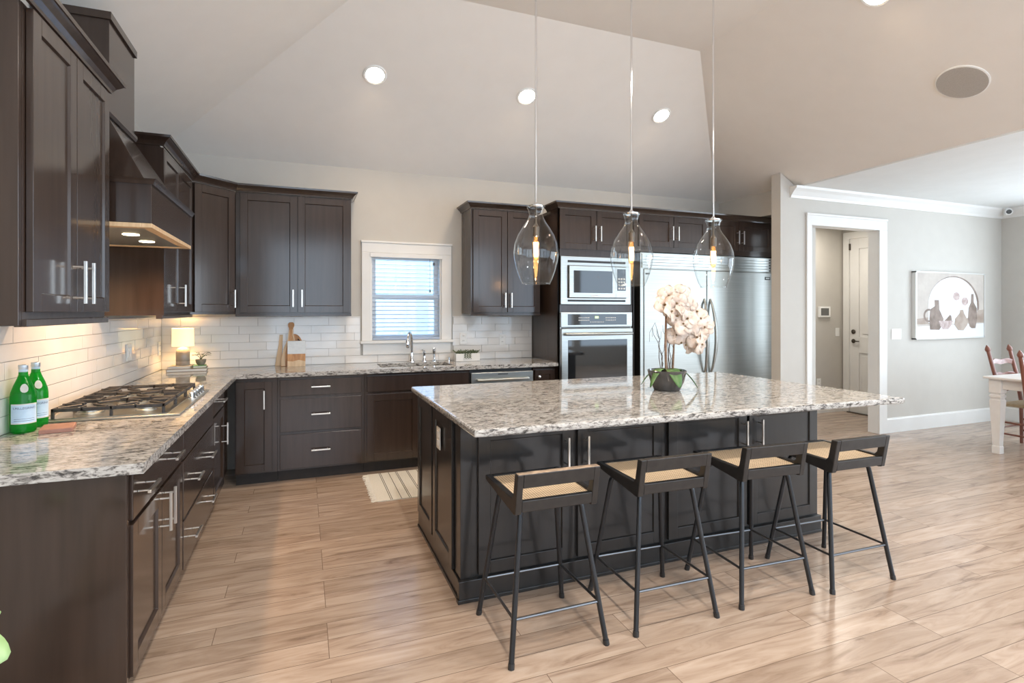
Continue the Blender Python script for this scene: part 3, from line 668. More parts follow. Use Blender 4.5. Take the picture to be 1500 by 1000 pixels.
# ---------------- range hood
hd=thing('range_hood','dark wooden range hood with tapered chimney above the cooktop','range hood',(0,-2.52,1.80))
HW=0.918
mb=MB(); mb.box(0.012,0.50,0,HW,0.02,0.205)
mb.build('canopy','espresso',hd,bevel=0.002)
mb=MB(); mb.sweep([(0,0.198),(0.008,0.198),(0.014,0.212),(0.022,0.222),(0,0.222)],[(0.012,0.0),(0.50,0.0),(0.50,HW),(0.012,HW)]); mb.build('moulding','espresso',hd)
mb=MB(); b0=[(0.012,0.03,0.22),(0.47,0.03,0.22),(0.47,HW-0.03,0.22),(0.012,HW-0.03,0.22)]; b1=[(0.012,0.145,0.55),(0.285,0.145,0.55),(0.285,HW-0.38,0.55),(0.012,HW-0.38,0.55)]
b1=[(0.012,0.14,0.55),(0.285,0.14,0.55),(0.285,0.545,0.55),(0.012,0.545,0.55)]
mb.add(b0+b1,[(0,1,2,3),(4,5,6,7),(0,1,5,4),(1,2,6,5),(2,3,7,6),(3,0,4,7)]); mb.build('taper','espresso',hd,bevel=0.002)
mb=MB(); mb.sweep([(0,0.535),(0.016,0.535),(0.022,0.55),(0.022,0.565),(0,0.565)],[(0.012,0.135),(0.285,0.135),(0.285,0.55),(0.012,0.55)]); mb.build('collar','espresso',hd)
mb=MB(); mb.box(0.012,0.30,0.137,0.543,0.56,1.02); mb.build('chimney','espresso',hd,bevel=0.002)
mb=MB(); mb.sweep([(0,0.985),(0.010,0.985),(0.010,1.02),(0,1.02)],[(0.012,0.137),(0.30,0.137),(0.30,0.543),(0.012,0.543)]); mb.build('chimney_trim','espresso',hd)
mb=MB(); mb.box(0.012,0.06,0.0,HW,0.0,0.02); mb.box(0.46,0.502,-0.002,HW+0.002,0.0,0.02); mb.box(0.06,0.46,-0.002,0.05,0.0,0.02); mb.box(0.06,0.46,HW-0.05,HW+0.002,0.0,0.02); mb.build('rim','maple',hd,bevel=0.002)
mb=MB(); mb.box(0.06,0.46,0.05,HW-0.05,0.004,0.018); mb.build('liner','steel',hd)
for yy in (0.32,0.62):
    mb=MB(); mb.lathe([(0.036,0.001),(0.036,0.006)],0.34,yy,20); mb.build('lamp_lens','hoodled',hd)
for yy in (-2.2,-1.9):
    spot('hood_lamp',(0.34,yy,1.795),(0,0,0),30,(1.0,0.60,0.30),2.6,0.03)

# ---------------- tall oven cabinet and refrigerator surround
PF=-0.65
tc_=thing('oven_cabinet','tall dark cabinet housing the microwave and wall oven','cabinet',(3.48,0,0))
mb=MB(); mb.box(0,0.018,PF,-0.003,0,2.43); mb.box(0.85,0.868,PF,-0.003,0,2.43); mb.box(0.018,0.85,-0.03,-0.003,0.10,2.43); mb.box(0.018,0.85,PF+0.03,-0.03,2.03,2.43); mb.box(0.018,0.85,PF+0.03,-0.03,1.44,1.46); mb.box(0.018,0.85,PF+0.03,-0.03,0.64,0.66); mb.box(0.018,0.85,PF+0.10,-0.03,0.0,0.10)
mb.build('body','espresso',tc_)
mb=MB()
for a,b_,z0,z1 in ((0.0,0.03,0.10,2.43),(0.84,0.868,0.10,2.43),(0.03,0.84,1.955,2.045),(0.03,0.84,1.40,1.48),(0.03,0.84,0.60,0.66),(0.03,0.84,2.40,2.43)): mb.box(a,b_,PF,PF+0.02,z0,z1)
mb.build('face_frame','espresso',tc_,bevel=0.001)
door(tc_,0.012,0.418,2.03,2.422,PF-0.02,0.390,2.19,0.155); door(tc_,0.424,0.838,2.03,2.422,PF-0.02,0.452,2.19,0.155)
drawer(tc_,0.012,0.856,0.115,0.60,PF-0.02,(0.43,))
put_crown(tc_,2.428,[(3.48,-0.36),(3.48,PF-0.015),(6.365,PF-0.015)],(0,1)) if False else None
crp=[(3.48,-0.408),(3.48,PF-0.015),(4.352,PF-0.015),(6.365,PF-0.015)]
put_crown(tc_,2.428,crp,(0,2))
# microwave
mw=thing('microwave','built-in stainless microwave above the wall oven','microwave',(3.500,PF-0.022,1.483))
mb=MB(); mb.box(0,0.80,0,0.02,0,0.475); mb.box(0.06,0.74,0.02,0.45,0.03,0.44); mb.build('trim_kit','steel_h',mw,bevel=0.003)
mb=MB(); mb.box(0.075,0.735,-0.004,0,0.415,0.437); mb.build('vent','black_plastic',mw)
mb=MB(); mb.box(0.075,0.735,-0.004,0,0.028,0.048); mb.build('vent','black_plastic',mw)
mb=MB(); mb.box(0.072,0.742,-0.003,0.0,0.062,0.388); mb.build('door_gap','black_plastic',mw)
mb=MB(); mb.box(0.080,0.604,-0.030,-0.003,0.068,0.382); d_=mb.build('door','steel_h',mw,bevel=0.004)
mb=MB(); mb.box(0.125,0.565,-0.0325,-0.028,0.115,0.335); mb.build('window','black_glass',d_,bevel=0.002)
mb=MB(); mb.box(0.32,0.40,-0.0318,-0.029,0.080,0.092); mb.build('badge','button',d_)
mb=MB(); mb.box(0.606,0.736,-0.028,-0.003,0.068,0.382); d_=mb.build('control_panel','steel_h',mw,bevel=0.004)
mb=MB(); mb.box(0.622,0.722,-0.030,-0.026,0.14,0.36); mb.build('keypad','black_glass',d_)
mb=MB()
for i in range(3):
    for j in range(4): mb.box(0.632+i*0.030,0.652+i*0.030,-0.0312,-0.029,0.155+j*0.032,0.172+j*0.032)
mb.build('key','button',d_)
# oven
ov=thing('wall_oven','stainless wall oven with black glass door and control panel','oven',(3.492,PF-0.022,0.655))
mb=MB(); mb.box(0,0.81,0,0.02,0,0.752); mb.box(0.04,0.77,0.02,0.52,0.02,0.73); mb.build('frame','steel_h',ov,bevel=0.003)
mb=MB(); mb.box(0.0,0.81,-0.022,0,0.605,0.752); d_=mb.build('control_panel','steel_h',ov,bevel=0.004)
mb=MB(); mb.box(0.072,0.745,-0.0245,-0.02,0.625,0.732); mb.build('control_glass','black_glass',d_,bevel=0.002)
mb=MB()
for i in range(6):
    for j in range(2): mb.box(0.19+i*0.021,0.205+i*0.021,-0.0256,-0.024,0.668+j*0.024,0.676+j*0.024); mb.box(0.495+i*0.021,0.510+i*0.021,-0.0256,-0.024,0.668+j*0.024,0.676+j*0.024)
for i in range(9): mb.box(0.32+i*0.018,0.330+i*0.018,-0.0256,-0.024,0.650,0.658)
mb.build('key','button',d_)
mb=MB(); mb.box(0.375,0.415,-0.0256,-0.024,0.690,0.712); mb.build('clock_display','display',d_)
mb=MB(); mb.box(0.01,0.80,-0.006,0,0.592,0.602); mb.build('vent_slot','black_plastic',ov)
mb=MB(); mb.box(0.0,0.81,-0.035,0,0.02,0.590); d_=mb.build('door','steel_h',ov,bevel=0.005)
mb=MB(); mb.box(0.068,0.742,-0.0375,-0.033,0.062,0.478); mb.build('window','black_glass',d_,bevel=0.003)
mb=MB(); mb.tube([(0.035,-0.035,0.538),(0.038,-0.075,0.538),(0.065,-0.092,0.538),(0.405,-0.10,0.538),(0.745,-0.092,0.538),(0.772,-0.075,0.538),(0.775,-0.035,0.538)],0.0145,12); mb.build('handle','steel',d_,smooth=True)
# refrigerator surround
fs=thing('refrigerator_cabinet','long dark cabinet with four doors above the refrigerator','cabinet',(4.352,0,0))
FW=6.365-4.352
mb=MB(); mb.box(0,0.016,PF+0.02,-0.003,0,2.43); mb.box(FW-0.085,FW,PF,-0.003,0,2.43); mb.box(0.016,FW-0.085,PF+0.02,-0.003,2.06,2.43); mb.build('body','espresso',fs)
mb=MB(); mb.box(0,FW-0.085,PF,PF+0.02,2.04,2.43); mb.build('face_frame','espresso',fs)
for a,b_,h in ((4.405,4.838,4.805),(4.844,5.285,4.877),(5.335,5.732,5.70),(5.738,6.225,5.77)):
    door(fs,a-4.352,b_-4.352,2.095,2.422,PF-0.02,h-4.352,2.24,0.15)
put_crown(fs,2.428,crp,(2,3))
# refrigerator
rf=thing('refrigerator','wide stainless side-by-side refrigerator with two bowed handles','refrigerator',(4.43,PF,0))
RW=6.235-4.43
mb=MB(); mb.box(0,RW,0.0,0.60,0.08,2.03); mb.build('body','steel',rf)
mb=MB(); mb.box(-0.012,0.028,-0.02,0.0,0.0,2.03); mb.box(RW-0.022,RW+0.012,-0.02,0.0,0.0,2.03); mb.build('side_trim','steel',rf,bevel=0.003)
mb=MB(); mb.box(0.03,0.838,-0.03,0.0,0.12,1.858); d_=mb.build('door','steel',rf,bevel=0.006)
mb=MB(); mb.box(0.045,0.10,-0.0325,-0.028,1.80,1.815); mb.build('badge','black_plastic',d_)
def bow(x,sg):
    pts=[]
    for i in range(15):
        t=i/14; pts.append((x-sg*0.020*math.sin(PI*t), -0.03-0.075*math.sin(PI*t)**0.75, 0.72+0.83*t))
    return pts
mb=MB(); mb.tube(bow(0.805,1),[0.010+0.010*math.sin(PI*i/14) for i in range(15)],12); mb.build('handle','steel',d_,smooth=True)
mb=MB(); mb.box(0.846,RW-0.024,-0.03,0.0,0.12,1.858); d_=mb.build('door','steel',rf,bevel=0.006)
mb=MB(); mb.box(RW-0.135,RW-0.055,-0.0325,-0.028,1.775,1.81); mb.build('badge','black_plastic',d_)
mb=MB(); mb.box(RW-0.122,RW-0.068,-0.034,-0.030,1.787,1.800); mb.build('badge_plate','steel',d_)
mb=MB(); mb.tube(bow(0.885,-1),[0.010+0.010*math.sin(PI*i/14) for i in range(15)],12); mb.build('handle','steel',d_,smooth=True)
mb=MB()
for k in range(5):
    z=1.868+k*0.031; mb.prism([(-0.030,z),(-0.012,z+0.004),(-0.012,z+0.029),(-0.034,z+0.026)], lambda u,v,w_:(w_,u,v), 0.005, RW-0.075)
mb.build('vent_grille','steel_h',rf)
mb=MB()
for k in range(5): mb.box(RW-0.068,RW-0.035,-0.016,-0.008,1.875+k*0.031,1.888+k*0.031)
mb.build('grille_slots','black_plastic',rf)
mb=MB(); mb.box(RW-0.075,RW-0.004,-0.012,0.0,1.862,2.025); mb.build('grille_end','steel',rf)
mb=MB(); mb.box(0.03,RW-0.03,0.05,0.3,0,0.10); mb.build('toe_grille','black_plastic',rf)

# ================================================================== ISLAND
IX0,IX1,IYF,IYB=1.872,4.262,-2.872,-1.885
IXM=3.065
G_I='black island cabinets'
def island_unit(label,x0,x1,doors,endp):
    c=thing('island_cabinet',label,'cabinet',(x0,IYB,0),0,G_I)
    wd=x1-x0; D=IYF-IYB
    mb=MB(); mb.box(0,wd,D,0,0.02,0.876); mb.build('body','island',c)
    for a,b_,h in doors: door(c,a-x0,b_-x0,0.118,0.838,D-0.02,h-x0,0.68,0.165,'island',0.062)
    return c
il=island_unit('black island cabinet with two doors and an outlet on its end',IX0,IXM,((1.955,2.475,2.432),(2.505,3.045,2.548)),True)
ir=island_unit('black island cabinet with two doors at the right end of the island',IXM,IX1,((3.085,3.655,3.622),(3.675,4.235,3.742)),False)
D=IYF-IYB
mb=MB(); mb.box(-0.014,0.0,D-0.022,0.0,0.0,0.10); mb.box(-0.020,0.0,D-0.03,0.0,0.0,0.018); mb.box(-0.020,IXM-IX0,D-0.03,D,0.0,0.105); mb.box(-0.026,IXM-IX0,D-0.036,D,0.0,0.018); mb.build('base_moulding','island',il,bevel=0.002)
mb=MB(); mb.box(0,IX1-IXM,D-0.03,D,0.0,0.105); mb.box(0,IX1-IXM,D-0.036,D,0.0,0.018); mb.build('base_moulding','island',ir,bevel=0.002)
# framed end panels on the left face (local x of panel -> world -y)
for a,b_ in ((-0.01,0.415),(0.435,0.875)):
    mb=MB(); mb.shaker(a+0.012,b_,0.105,0.862,-0.02,0.02,0.06); mb.xf(Matrix.Rotation(-PI/2,4,'Z')); mb.build('end_panel','island',il,bevel=0.0015)
mb=MB(); mb.box(-0.006,0.05,D-0.006,D+0.09,0.105,0.876); mb.build('corner_post','island',il,bevel=0.002)
ol=thing('island_outlet','white outlet plate on the left end of the black island','outlet',(IX0-0.0195,-2.49,0.715))
mb=MB(); mb.box(-0.006,0,-0.038,0.038,-0.06,0.06); mb.build('cover_plate','paper',ol,bevel=0.002)
mb=MB(); mb.box(-0.009,-0.004,-0.018,0.018,0.008,0.040); mb.box(-0.009,-0.004,-0.018,0.018,-0.040,-0.008); mb.build('socket','white',ol,bevel=0.002)
it=thing('island_worktop','large speckled granite slab on the black island','worktop',(0,0,0.879))
mb=MB(); r=0.012
pl=[(1.826,-3.240),(1.820,-1.826),(4.372,-1.850),(4.425,-3.318)]
mb.prism(pl, lambda u,v,w_:(u,v,w_), 0, 0.035); o=mb.build('slab','granite',it,bevel=0.010)

# ================================================================== BAR STOOLS
def make_stool():
    st=thing('bar_stool','','stool',(0,0,0),0,'black bar stools with cane seats at the island')
    S=0.174
    # seat frame with side rails that turn up into the back posts
    for sx in (-1,1):
        pr=[(0.195,0.655),(0.195,0.632),(-0.10,0.600),(-0.165,0.592),(-0.185,0.596),(-0.215,0.765),(-0.180,0.765),(-0.160,0.672),(-0.145,0.655),(-0.12,0.655)]
        mb=MB(); mb.prism(pr, lambda u,v,w_:(w_,u,v), sx*S-0.014, sx*S+0.014); mb.build('side_frame','black_wood',st,bevel=0.004)
    mb=MB(); mb.box(-S+0.014,S-0.014,0.160,0.195,0.630,0.655); mb.build('front_rail','black_wood',st,bevel=0.004)
    mb=MB(); mb.add([(-S+.014,-.187,.604),(S-.014,-.187,.604),(S-.014,-.163,.600),(-S+.014,-.163,.600),(-S+.014,-.193,.652),(S-.014,-.193,.652),(S-.014,-.165,.650),(-S+.014,-.165,.650)],[(0,1,2,3),(4,5,6,7),(0,1,5,4),(1,2,6,5),(2,3,7,6),(3,0,4,7)]); mb.build('back_rail','black_wood',st,bevel=0.003)
    mb=MB(); mb.add([(-S+.014,-.205,.706),(S-.014,-.205,.706),(S-.014,-.173,.706),(-S+.014,-.173,.706),(-S+.014,-.215,.765),(S-.014,-.215,.765),(S-.014,-.182,.765),(-S+.014,-.182,.765)],[(0,1,2,3),(4,5,6,7),(0,1,5,4),(1,2,6,5),(2,3,7,6),(3,0,4,7)]); mb.build('top_rail','black_wood',st,bevel=0.003)
    mb=MB(); mb.add([(-S+.014,-.165,.645),(S-.014,-.165,.645),(S-.014,.162,.652),(-S+.014,.162,.652),(-S+.014,-.165,.637),(S-.014,-.165,.637),(S-.014,.162,.644),(-S+.014,.162,.644)],[(0,1,2,3),(4,5,6,7),(0,1,5,4),(1,2,6,5),(2,3,7,6),(3,0,4,7)]); mb.build('cane_seat','cane',st)
    # bent tube legs
    F={(-1,1):(-0.216,0.210),(1,1):(0.214,0.206),(-1,-1):(-0.214,-0.208),(1,-1):(0.222,-0.206)}
    for (sx,sy),(fx,fy) in F.items():
        tx,ty=sx*0.140,sy*0.125
        top=Vector((tx,ty,0.600)); ft=Vector((fx,fy,0.0)); dr=(ft-top).normalized()
        ins=Vector((sx*0.06,ty*0.93,0.604))
        pts=[ins, ins.lerp(top,0.55), ins.lerp(top,0.85), top+dr*0.022+Vector((0,0,-0.002)), top+dr*0.05, top+dr*0.09, ft+Vector((0,0,0.0))]
        mb=MB(); mb.tube(pts,0.0115,10); lg=mb.build('leg','black_metal',st,smooth=True)
        mb=MB(); p1=ft-dr*0.022; mb.tube([p1,ft],0.0135,10); mb.build('foot_cap','black_plastic',lg,smooth=True)
    P={}
    for (sx,sy),(fx,fy) in F.items():
        top=Vector((sx*0.140,sy*0.125,0.600)); ft=Vector((fx,fy,0)); t=(0.60-0.178)/0.60; P[(sx,sy)]=top.lerp(ft,t)
    for a,b_ in (((-1,1),(1,1)),((-1,-1),(1,-1)),((-1,-1),(-1,1)),((1,-1),(1,1))):
        mb=MB(); mb.rod(P[a],P[b_],0.0062,8); mb.build('footrest_bar','bar_metal',st,smooth=True)
    return st
st=make_stool()
spots=[(2.132,-3.226,0.0,'black bar stool with cane seat, worn bare top edge, nearest island corner'),
       (2.722,-3.226,-1.5,'second bar stool from the camera, black with a chipped top rail'),
       (3.318,-3.232,-3.0,'black cane bar stool in front of the right island cabinet handles'),
       (3.845,-3.280,-1.5,'black cane bar stool standing clear of the island at its far right end')]
stools=[]
for i,(x,y,a,lb) in enumerate(spots):
    o=st if i==0 else copy_tree(st)
    o.location=(x,y,0); o.rotation_euler=(0,0,math.radians(a)); o['label']=lb; stools.append(o)
# worn edge on the first two
for o,mm in ((stools[0],'worn_wood'),):
    for ch in children(o):
        if ch.name.startswith('top_rail'):
            mb=MB(); mb.box(-0.184,0.184,-0.214,-0.183,0.7645,0.7665); mb.build('worn_edge',mm,ch)

# ================================================================== PENDANTS, DOWNLIGHTS, SPEAKER
def make_pendant():
    p=thing('pendant_light','','pendant',(0,0,0),0,'clear glass pendants above the island')
    mb=MB(); mb.lathe([(0.06,1.655+0.457),(0.06,1.68+0.457)][::1],0,0,20) if False else None
    mb=MB(); mb.lathe([(0.065,2.100),(0.065,2.122),(0.02,2.122)],0,0,24); mb.build('canopy','chrome',p,smooth=True)
    mb=MB(); mb.rod((0,0,0.455),(0,0,2.11),0.0066,10); mb.build('rod','chrome',p,smooth=True)
    pr=[(0.083,0.0),(0.098,0.030),(0.116,0.080),(0.130,0.140),(0.1345,0.185),(0.128,0.235),(0.110,0.285),(0.083,0.330),(0.058,0.365),(0.045,0.390),(0.041,0.410),(0.045,0.432),(0.055,0.452),(0.052,0.462)]
    inn=[(r_-0.0025,z) for r_,z in pr]
    mb=MB(); mb.lathe(pr,0,0,40,cap=False); g=mb.build('glass_shade','glass',p,smooth=True,angle=80)
    mb=MB(); mb.lathe([(0.0815,0.0),(0.084,-0.002),(0.0845,0.002),(0.082,0.004)],0,0,40,cap=False); mb.build('rim','glass',g,smooth=True)
    mb=MB(); mb.lathe([(0.040,0.450),(0.044,0.456),(0.044,0.462),(0.015,0.470),(0.008,0.480)],0,0,24); mb.build('cap','chrome',p,smooth=True)
    mb=MB(); mb.lathe([(0.019,0.278),(0.020,0.335),(0.013,0.345),(0.006,0.36),(0.006,0.46)],0,0,18); mb.build('socket','brass_dark',p,smooth=True)
    mb=MB(); mb.lathe([(0.004,0.135),(0.016,0.142),(0.021,0.165),(0.022,0.24),(0.018,0.268),(0.014,0.280)],0,0,18); b_=mb.build('bulb','bulb_glass',p,smooth=True)
    mb=MB()
    for k in range(6):
        a=2*PI*k/6; mb.rod((0.008*math.cos(a),0.008*math.sin(a),0.160),(0.012*math.cos(a),0.012*math.sin(a),0.245),0.0048,6)
    mb.build('filament','filament',b_)
    return p
pd=make_pendant()
for i,(x,lb) in enumerate(((2.434,'clear glass pendant hanging in front of the wall cabinet right of the window'),(3.096,'clear glass pendant hanging in front of the microwave'),(3.748,'clear glass pendant hanging in front of the refrigerator'))):
    o=pd if i==0 else copy_tree(pd)
    o.location=(x,-2.5,1.579); o['label']=lb
    point('pendant_bulb_light',(x,-2.5,1.579+0.21),6,(1.0,0.70,0.40),0.02)
tilt=math.atan(PM)
for i,(x,y,lb) in enumerate(((1.692,-0.945,'round downlight in the sloped ceiling, above the corner cabinets'),(3.018,-0.962,'round downlight in the sloped ceiling beside the first pendant rod'),(4.452,-0.978,'round downlight in the sloped ceiling between second and third pendant rods'))):
    z=zslope_back(y)
    d_=thing('downlight',lb,'ceiling light',(x,y,z),0,'recessed lights in the vaulted ceiling'); d_.rotation_euler=(-tilt,0,0)
    mb=MB(); mb.lathe([(0.092,0.0),(0.095,-0.004),(0.088,-0.010),(0.072,-0.008)],0,0,32,cap=False); mb.build('trim_ring','white',d_,smooth=True)
    mb=MB(); mb.lathe([(0.074,-0.0075),(0.073,-0.0085)],0,0,32); mb.build('lens','led',d_)
    spot('downlight_beam',(x,y-0.03,z-0.03),(0.0,0,0),55,(1.0,0.74,0.48),2.7,0.07,1.0)
d_=thing('downlight','round downlight at the top edge of the photo, near the speaker','ceiling light',(4.711,-2.944,ZB+PM*(XR-4.711)),0,'recessed lights in the vaulted ceiling'); d_.rotation_euler=(0,tilt,0)
mb=MB(); mb.lathe([(0.092,0.0),(0.095,-0.004),(0.088,-0.010),(0.072,-0.008)],0,0,32,cap=False); mb.build('trim_ring','white',d_,smooth=True)
mb=MB(); mb.lathe([(0.074,-0.0075),(0.073,-0.0085)],0,0,32); mb.build('lens','led',d_)
spot('downlight_beam',(4.70,-2.944,3.49),(0,0,0),55,(1.0,0.74,0.48),2.7,0.07,1.0)
sp=thing('ceiling_speaker','round taupe speaker grille in the sloped ceiling over the dining side','speaker',(5.546,-2.985,ZB+PM*(XR-5.546))); sp.rotation_euler=(0,tilt,0)
mb=MB(); mb.lathe([(0.150,-0.002),(0.150,-0.009),(0.148,-0.011)],0,0,48); mb.build('grille','speaker',sp,smooth=True)
mb=MB(); mb.lathe([(0.158,0.0),(0.158,-0.008),(0.150,-0.010),(0.150,0.0)],0,0,48,cap=False); mb.build('ring','white',sp,smooth=True)

# ================================================================== COOKTOP
ck=thing('gas_cooktop','stainless gas cooktop with black cast iron grates','cooktop',(0.05,-2.425,0.9145))
CW,CD=0.865,0.545      # along y, along x
mb=MB(); mb.prism([(0,0),(CD,0),(CD,CW),(0,CW)], lambda u,v,w_:(u,v,w_), 0.0, 0.010); mb.build('base','steel',ck,bevel=0.004)
mb=MB(); mb.box(0.025,CD-0.055,0.03,CW-0.03,0.0095,0.0125); mb.build('burner_tray','steel_h',ck)
bs=[(0.14,0.16,0.045),(0.37,0.16,0.036),(0.25,0.43,0.055),(0.14,0.70,0.036),(0.37,0.66,0.040)]
for bx,by,br_ in bs:
    mb=MB(); mb.lathe([(br_*1.25,0.012),(br_*1.2,0.018),(br_,0.022),(br_,0.028)],bx,by,24); b_=mb.build('burner','steel',ck,smooth=True)
    mb=MB(); mb.lathe([(br_*0.95,0.028),(br_*0.98,0.034),(br_*0.8,0.038)],bx,by,24); mb.build('burner_cap','cast_iron',b_,smooth=True)
def grate(y0_,y1_,centers):
    mb=MB(); x0_,x1_=0.03,0.475; zt=0.058; t=0.012
    mb.box(x0_,x1_,y0_,y0_+t,zt-0.016,zt); mb.box(x0_,x1_,y1_-t,y1_,zt-0.016,zt); mb.box(x0_,x0_+t,y0_,y1_,zt-0.016,zt); mb.box(x1_-t,x1_,y0_,y1_,zt-0.016,zt)
    for x in (x0_,x1_-t,(x0_+x1_)/2):
        for y in (y0_,y1_-t): mb.box(x,x+t,y,y+t,0.012,zt)
    ym=(y0_+y1_)/2
    mb.box(x0_,x0_+0.085,ym-0.006,ym+0.006,zt-0.014,zt+0.004); mb.box(x1_-0.085,x1_,ym-0.006,ym+0.006,zt-0.014,zt+0.004)
    for x in (0.14,0.35): mb.box(x,x+0.011,y0_,y0_+0.05,zt-0.014,zt+0.004); mb.box(x,x+0.011,y1_-0.05,y1_,zt-0.014,zt+0.004)
    for c in centers:
        for a in range(4):
            an=PI/4+a*PI/2; mb.rod((c[0]+0.035*math.cos(an),c[1]+0.035*math.sin(an),zt-0.002),(c[0]+0.135*math.cos(an),c[1]+0.135*math.sin(an),zt-0.004),0.0075,6)
    return mb
for y0_,y1_,cs in ((0.035,0.300,[(0.14,0.16),(0.37,0.16)]),(0.305,0.560,[(0.25,0.43)]),(0.565,0.830,[(0.14,0.70),(0.37,0.70)])):
    grate(y0_,y1_,cs).build('grate','cast_iron',ck,bevel=0.002)
for k in range(5):
    mb=MB(); yy=0.50+k*0.072; mb.lathe([(0.021,0.010),(0.021,0.016),(0.0175,0.018),(0.0165,0.042),(0.014,0.045)],0.512,yy,20); mb.box(0.500,0.524,yy-0.003,yy+0.003,0.044,0.048); mb.build('knob','chrome',ck,smooth=True)

# ================================================================== COUNTER OBJECTS
ZC=0.914
def make_bottle():
    b_=thing('water_bottle','','bottle',(0,0,0),0,'green bottles beside the cooktop')
    pr=[(0.036,0.0),(0.042,0.006),(0.043,0.02),(0.043,0.145),(0.041,0.165),(0.032,0.195),(0.020,0.225),(0.0155,0.240),(0.0145,0.268),(0.0145,0.270)]
    mb=MB(); mb.lathe(pr,0,0,28); mb.build('glass','bottle_green',b_,smooth=True)
    mb=MB(); mb.lathe([(0.0150,0.236),(0.0152,0.262)],0,0,24,cap=False); mb.build('neck_foil','label_blue',b_,smooth=True)
    mb=MB(); mb.lathe([(0.0160,0.262),(0.0165,0.264),(0.0165,0.279),(0.0150,0.281)],0,0,24); mb.build('cap','foil',b_,smooth=True)
    def wrap(a0,a1,z0,z1,r_,n=14):
        mb=MB(); vs=[]
        for z in (z0,z1):
            for i in range(n+1):
                a=a0+(a1-a0)*i/n; vs.append((r_*math.cos(a),r_*math.sin(a),z))
        mb.add(vs,[(i,i+1,n+2+i,n+1+i) for i in range(n)]); return mb
    fc=-PI/2+0.45
    l_=wrap(fc-1.15,fc+1.15,0.040,0.122,0.0436).build('label','paper',b_,smooth=True)
    wrap(fc-1.10,fc+1.10,0.044,0.118,0.0439).build('label_face','label_blue',l_,smooth=True)
    vs,fs=text_tris('S.PELLEGRINO',0.0125)
    mb=MB(); mb.add([(0.0442*math.cos(fc+v[0]/0.0442),0.0442*math.sin(fc+v[0]/0.0442),0.104+v[1]) for v in vs],fs); mb.build('label_lettering','navy',l_)
    mb=wrap(fc-0.8,fc+0.8,0.052,0.0535,0.0442); mb2=wrap(fc-0.8,fc+0.8,0.060,0.0612,0.0442); mb.add(mb2.v,mb2.f); mb.build('label_line','navy',l_)
    mb=MB(); vs=[]; n=12
    for i in range(n):
        a=2*PI*i/n; zz=0.186+0.018*math.sin(a); rr=0.0365-(zz-0.186)*0.36+0.0012; aa=fc+0.35*math.cos(a); vs.append((rr*math.cos(aa),rr*math.sin(aa),zz))
    mb.poly(vs); mb.build('shoulder_label','paper',b_,smooth=True)
    return b_
bt=make_bottle()
bt.location=(0.062,-2.598,ZC); bt['label']='green water bottle with blue label, nearest the camera'
b2=copy_tree(bt); b2.location=(0.058,-2.475,ZC); b2['label']='green water bottle half hidden behind the other bottle'; b2.rotation_euler=(0,0,0.15)
tv=MB(); tv.box(-0.055,0.055,-0.07,0.07,0,0.018); o=tv.build('trivet','terracotta',None,bevel=0.003); o.location=(0.182,-2.605,ZC); o.rotation_euler=(0,0,0.22); tag(o,'terracotta-coloured slab lying in front of the green bottles','trivet')
# books under the lamp
def book(label,loc,rz,w,d,h,cm):
    b_=thing('book',label,'book',loc,rz,'books under the table lamp')
    mb=MB(); mb.box(-w/2,w/2,-d/2,d/2,0,0.003); mb.box(-w/2,w/2,-d/2,d/2,h-0.003,h); mb.box(-w/2,-w/2+0.003,-d/2,d/2,0,h); mb.build('cover',cm,b_,bevel=0.001)
    mb=MB(); mb.box(-w/2+0.003,w/2-0.004,-d/2+0.004,d/2-0.004,0.003,h-0.003); mb.build('pages','paper',b_)
    return b_
book('large brown book at the bottom of the stack under the lamp',(0.238,-0.175,ZC),0.10,0.29,0.22,0.026,'book_brown')
book('cream book under the lamp base, on top of the brown book',(0.190,-0.170,ZC+0.026),0.02,0.165,0.205,0.020,'book_cream')
book('thin green book under the small potted plant',(0.327,-0.170,ZC+0.026),0.14,0.10,0.17,0.018,'book_green')
lp=thing('table_lamp','small lit table lamp with cream drum shade in the corner','lamp',(0.200,-0.165,ZC+0.046))
mb=MB(); mb.lathe([(0.050,0),(0.052,0.004),(0.052,0.035)],0,0,28); mb.build('foot','clay',lp,smooth=True)
mb=MB(); mb.lathe([(0.051,0.035),(0.052,0.04),(0.052,0.108),(0.050,0.112)],0,0,28); mb.build('body','taupe_glass',lp,smooth=True)
mb=MB(); mb.lathe([(0.050,0.112),(0.047,0.128),(0.035,0.145),(0.015,0.153),(0.006,0.156),(0.006,0.19)],0,0,28); mb.build('dome','clay',lp,smooth=True)
mb=MB(); mb.lathe([(0.083,0.160),(0.081,0.312)],0,0,36,cap=False); mb.lathe([(0.081,0.160),(0.079,0.312)],0,0,36,cap=False); mb.build('lamp_shade','linen',lp,smooth=True)
point('table_lamp_bulb',(0.200,-0.165,ZC+0.046+0.235),4.0,(1.0,0.72,0.40),0.025)
def leaf_mb(mb, base, dr, L, wd, droop=0.3, fold=0.15, n=6, roll=0.0):
    d_=Vector(dr).normalized(); up=Vector((0,0,1)); sd=d_.cross(up)
    if sd.length<1e-3: sd=Vector((1,0,0))
    sd.normalize(); nn=sd.cross(d_)
    sd,nn=sd*math.cos(roll)+nn*math.sin(roll), nn*math.cos(roll)-sd*math.sin(roll)
    vs=[]; fs=[]
    for i in range(n+1):
        t=i/n; c=Vector(base)+d_*L*t-up*droop*L*t*t; w_=wd*math.sin(PI*(0.06+0.92*t))**0.62*0.5
        vs += [c-sd*w_+nn*fold*w_, c, c+sd*w_+nn*fold*w_]
    for i in range(n):
        for j in (0,1): fs.append((i*3+j,i*3+j+1,i*3+j+4,i*3+j+3))
    b=len(mb.v); mb.add(vs,fs); return mb
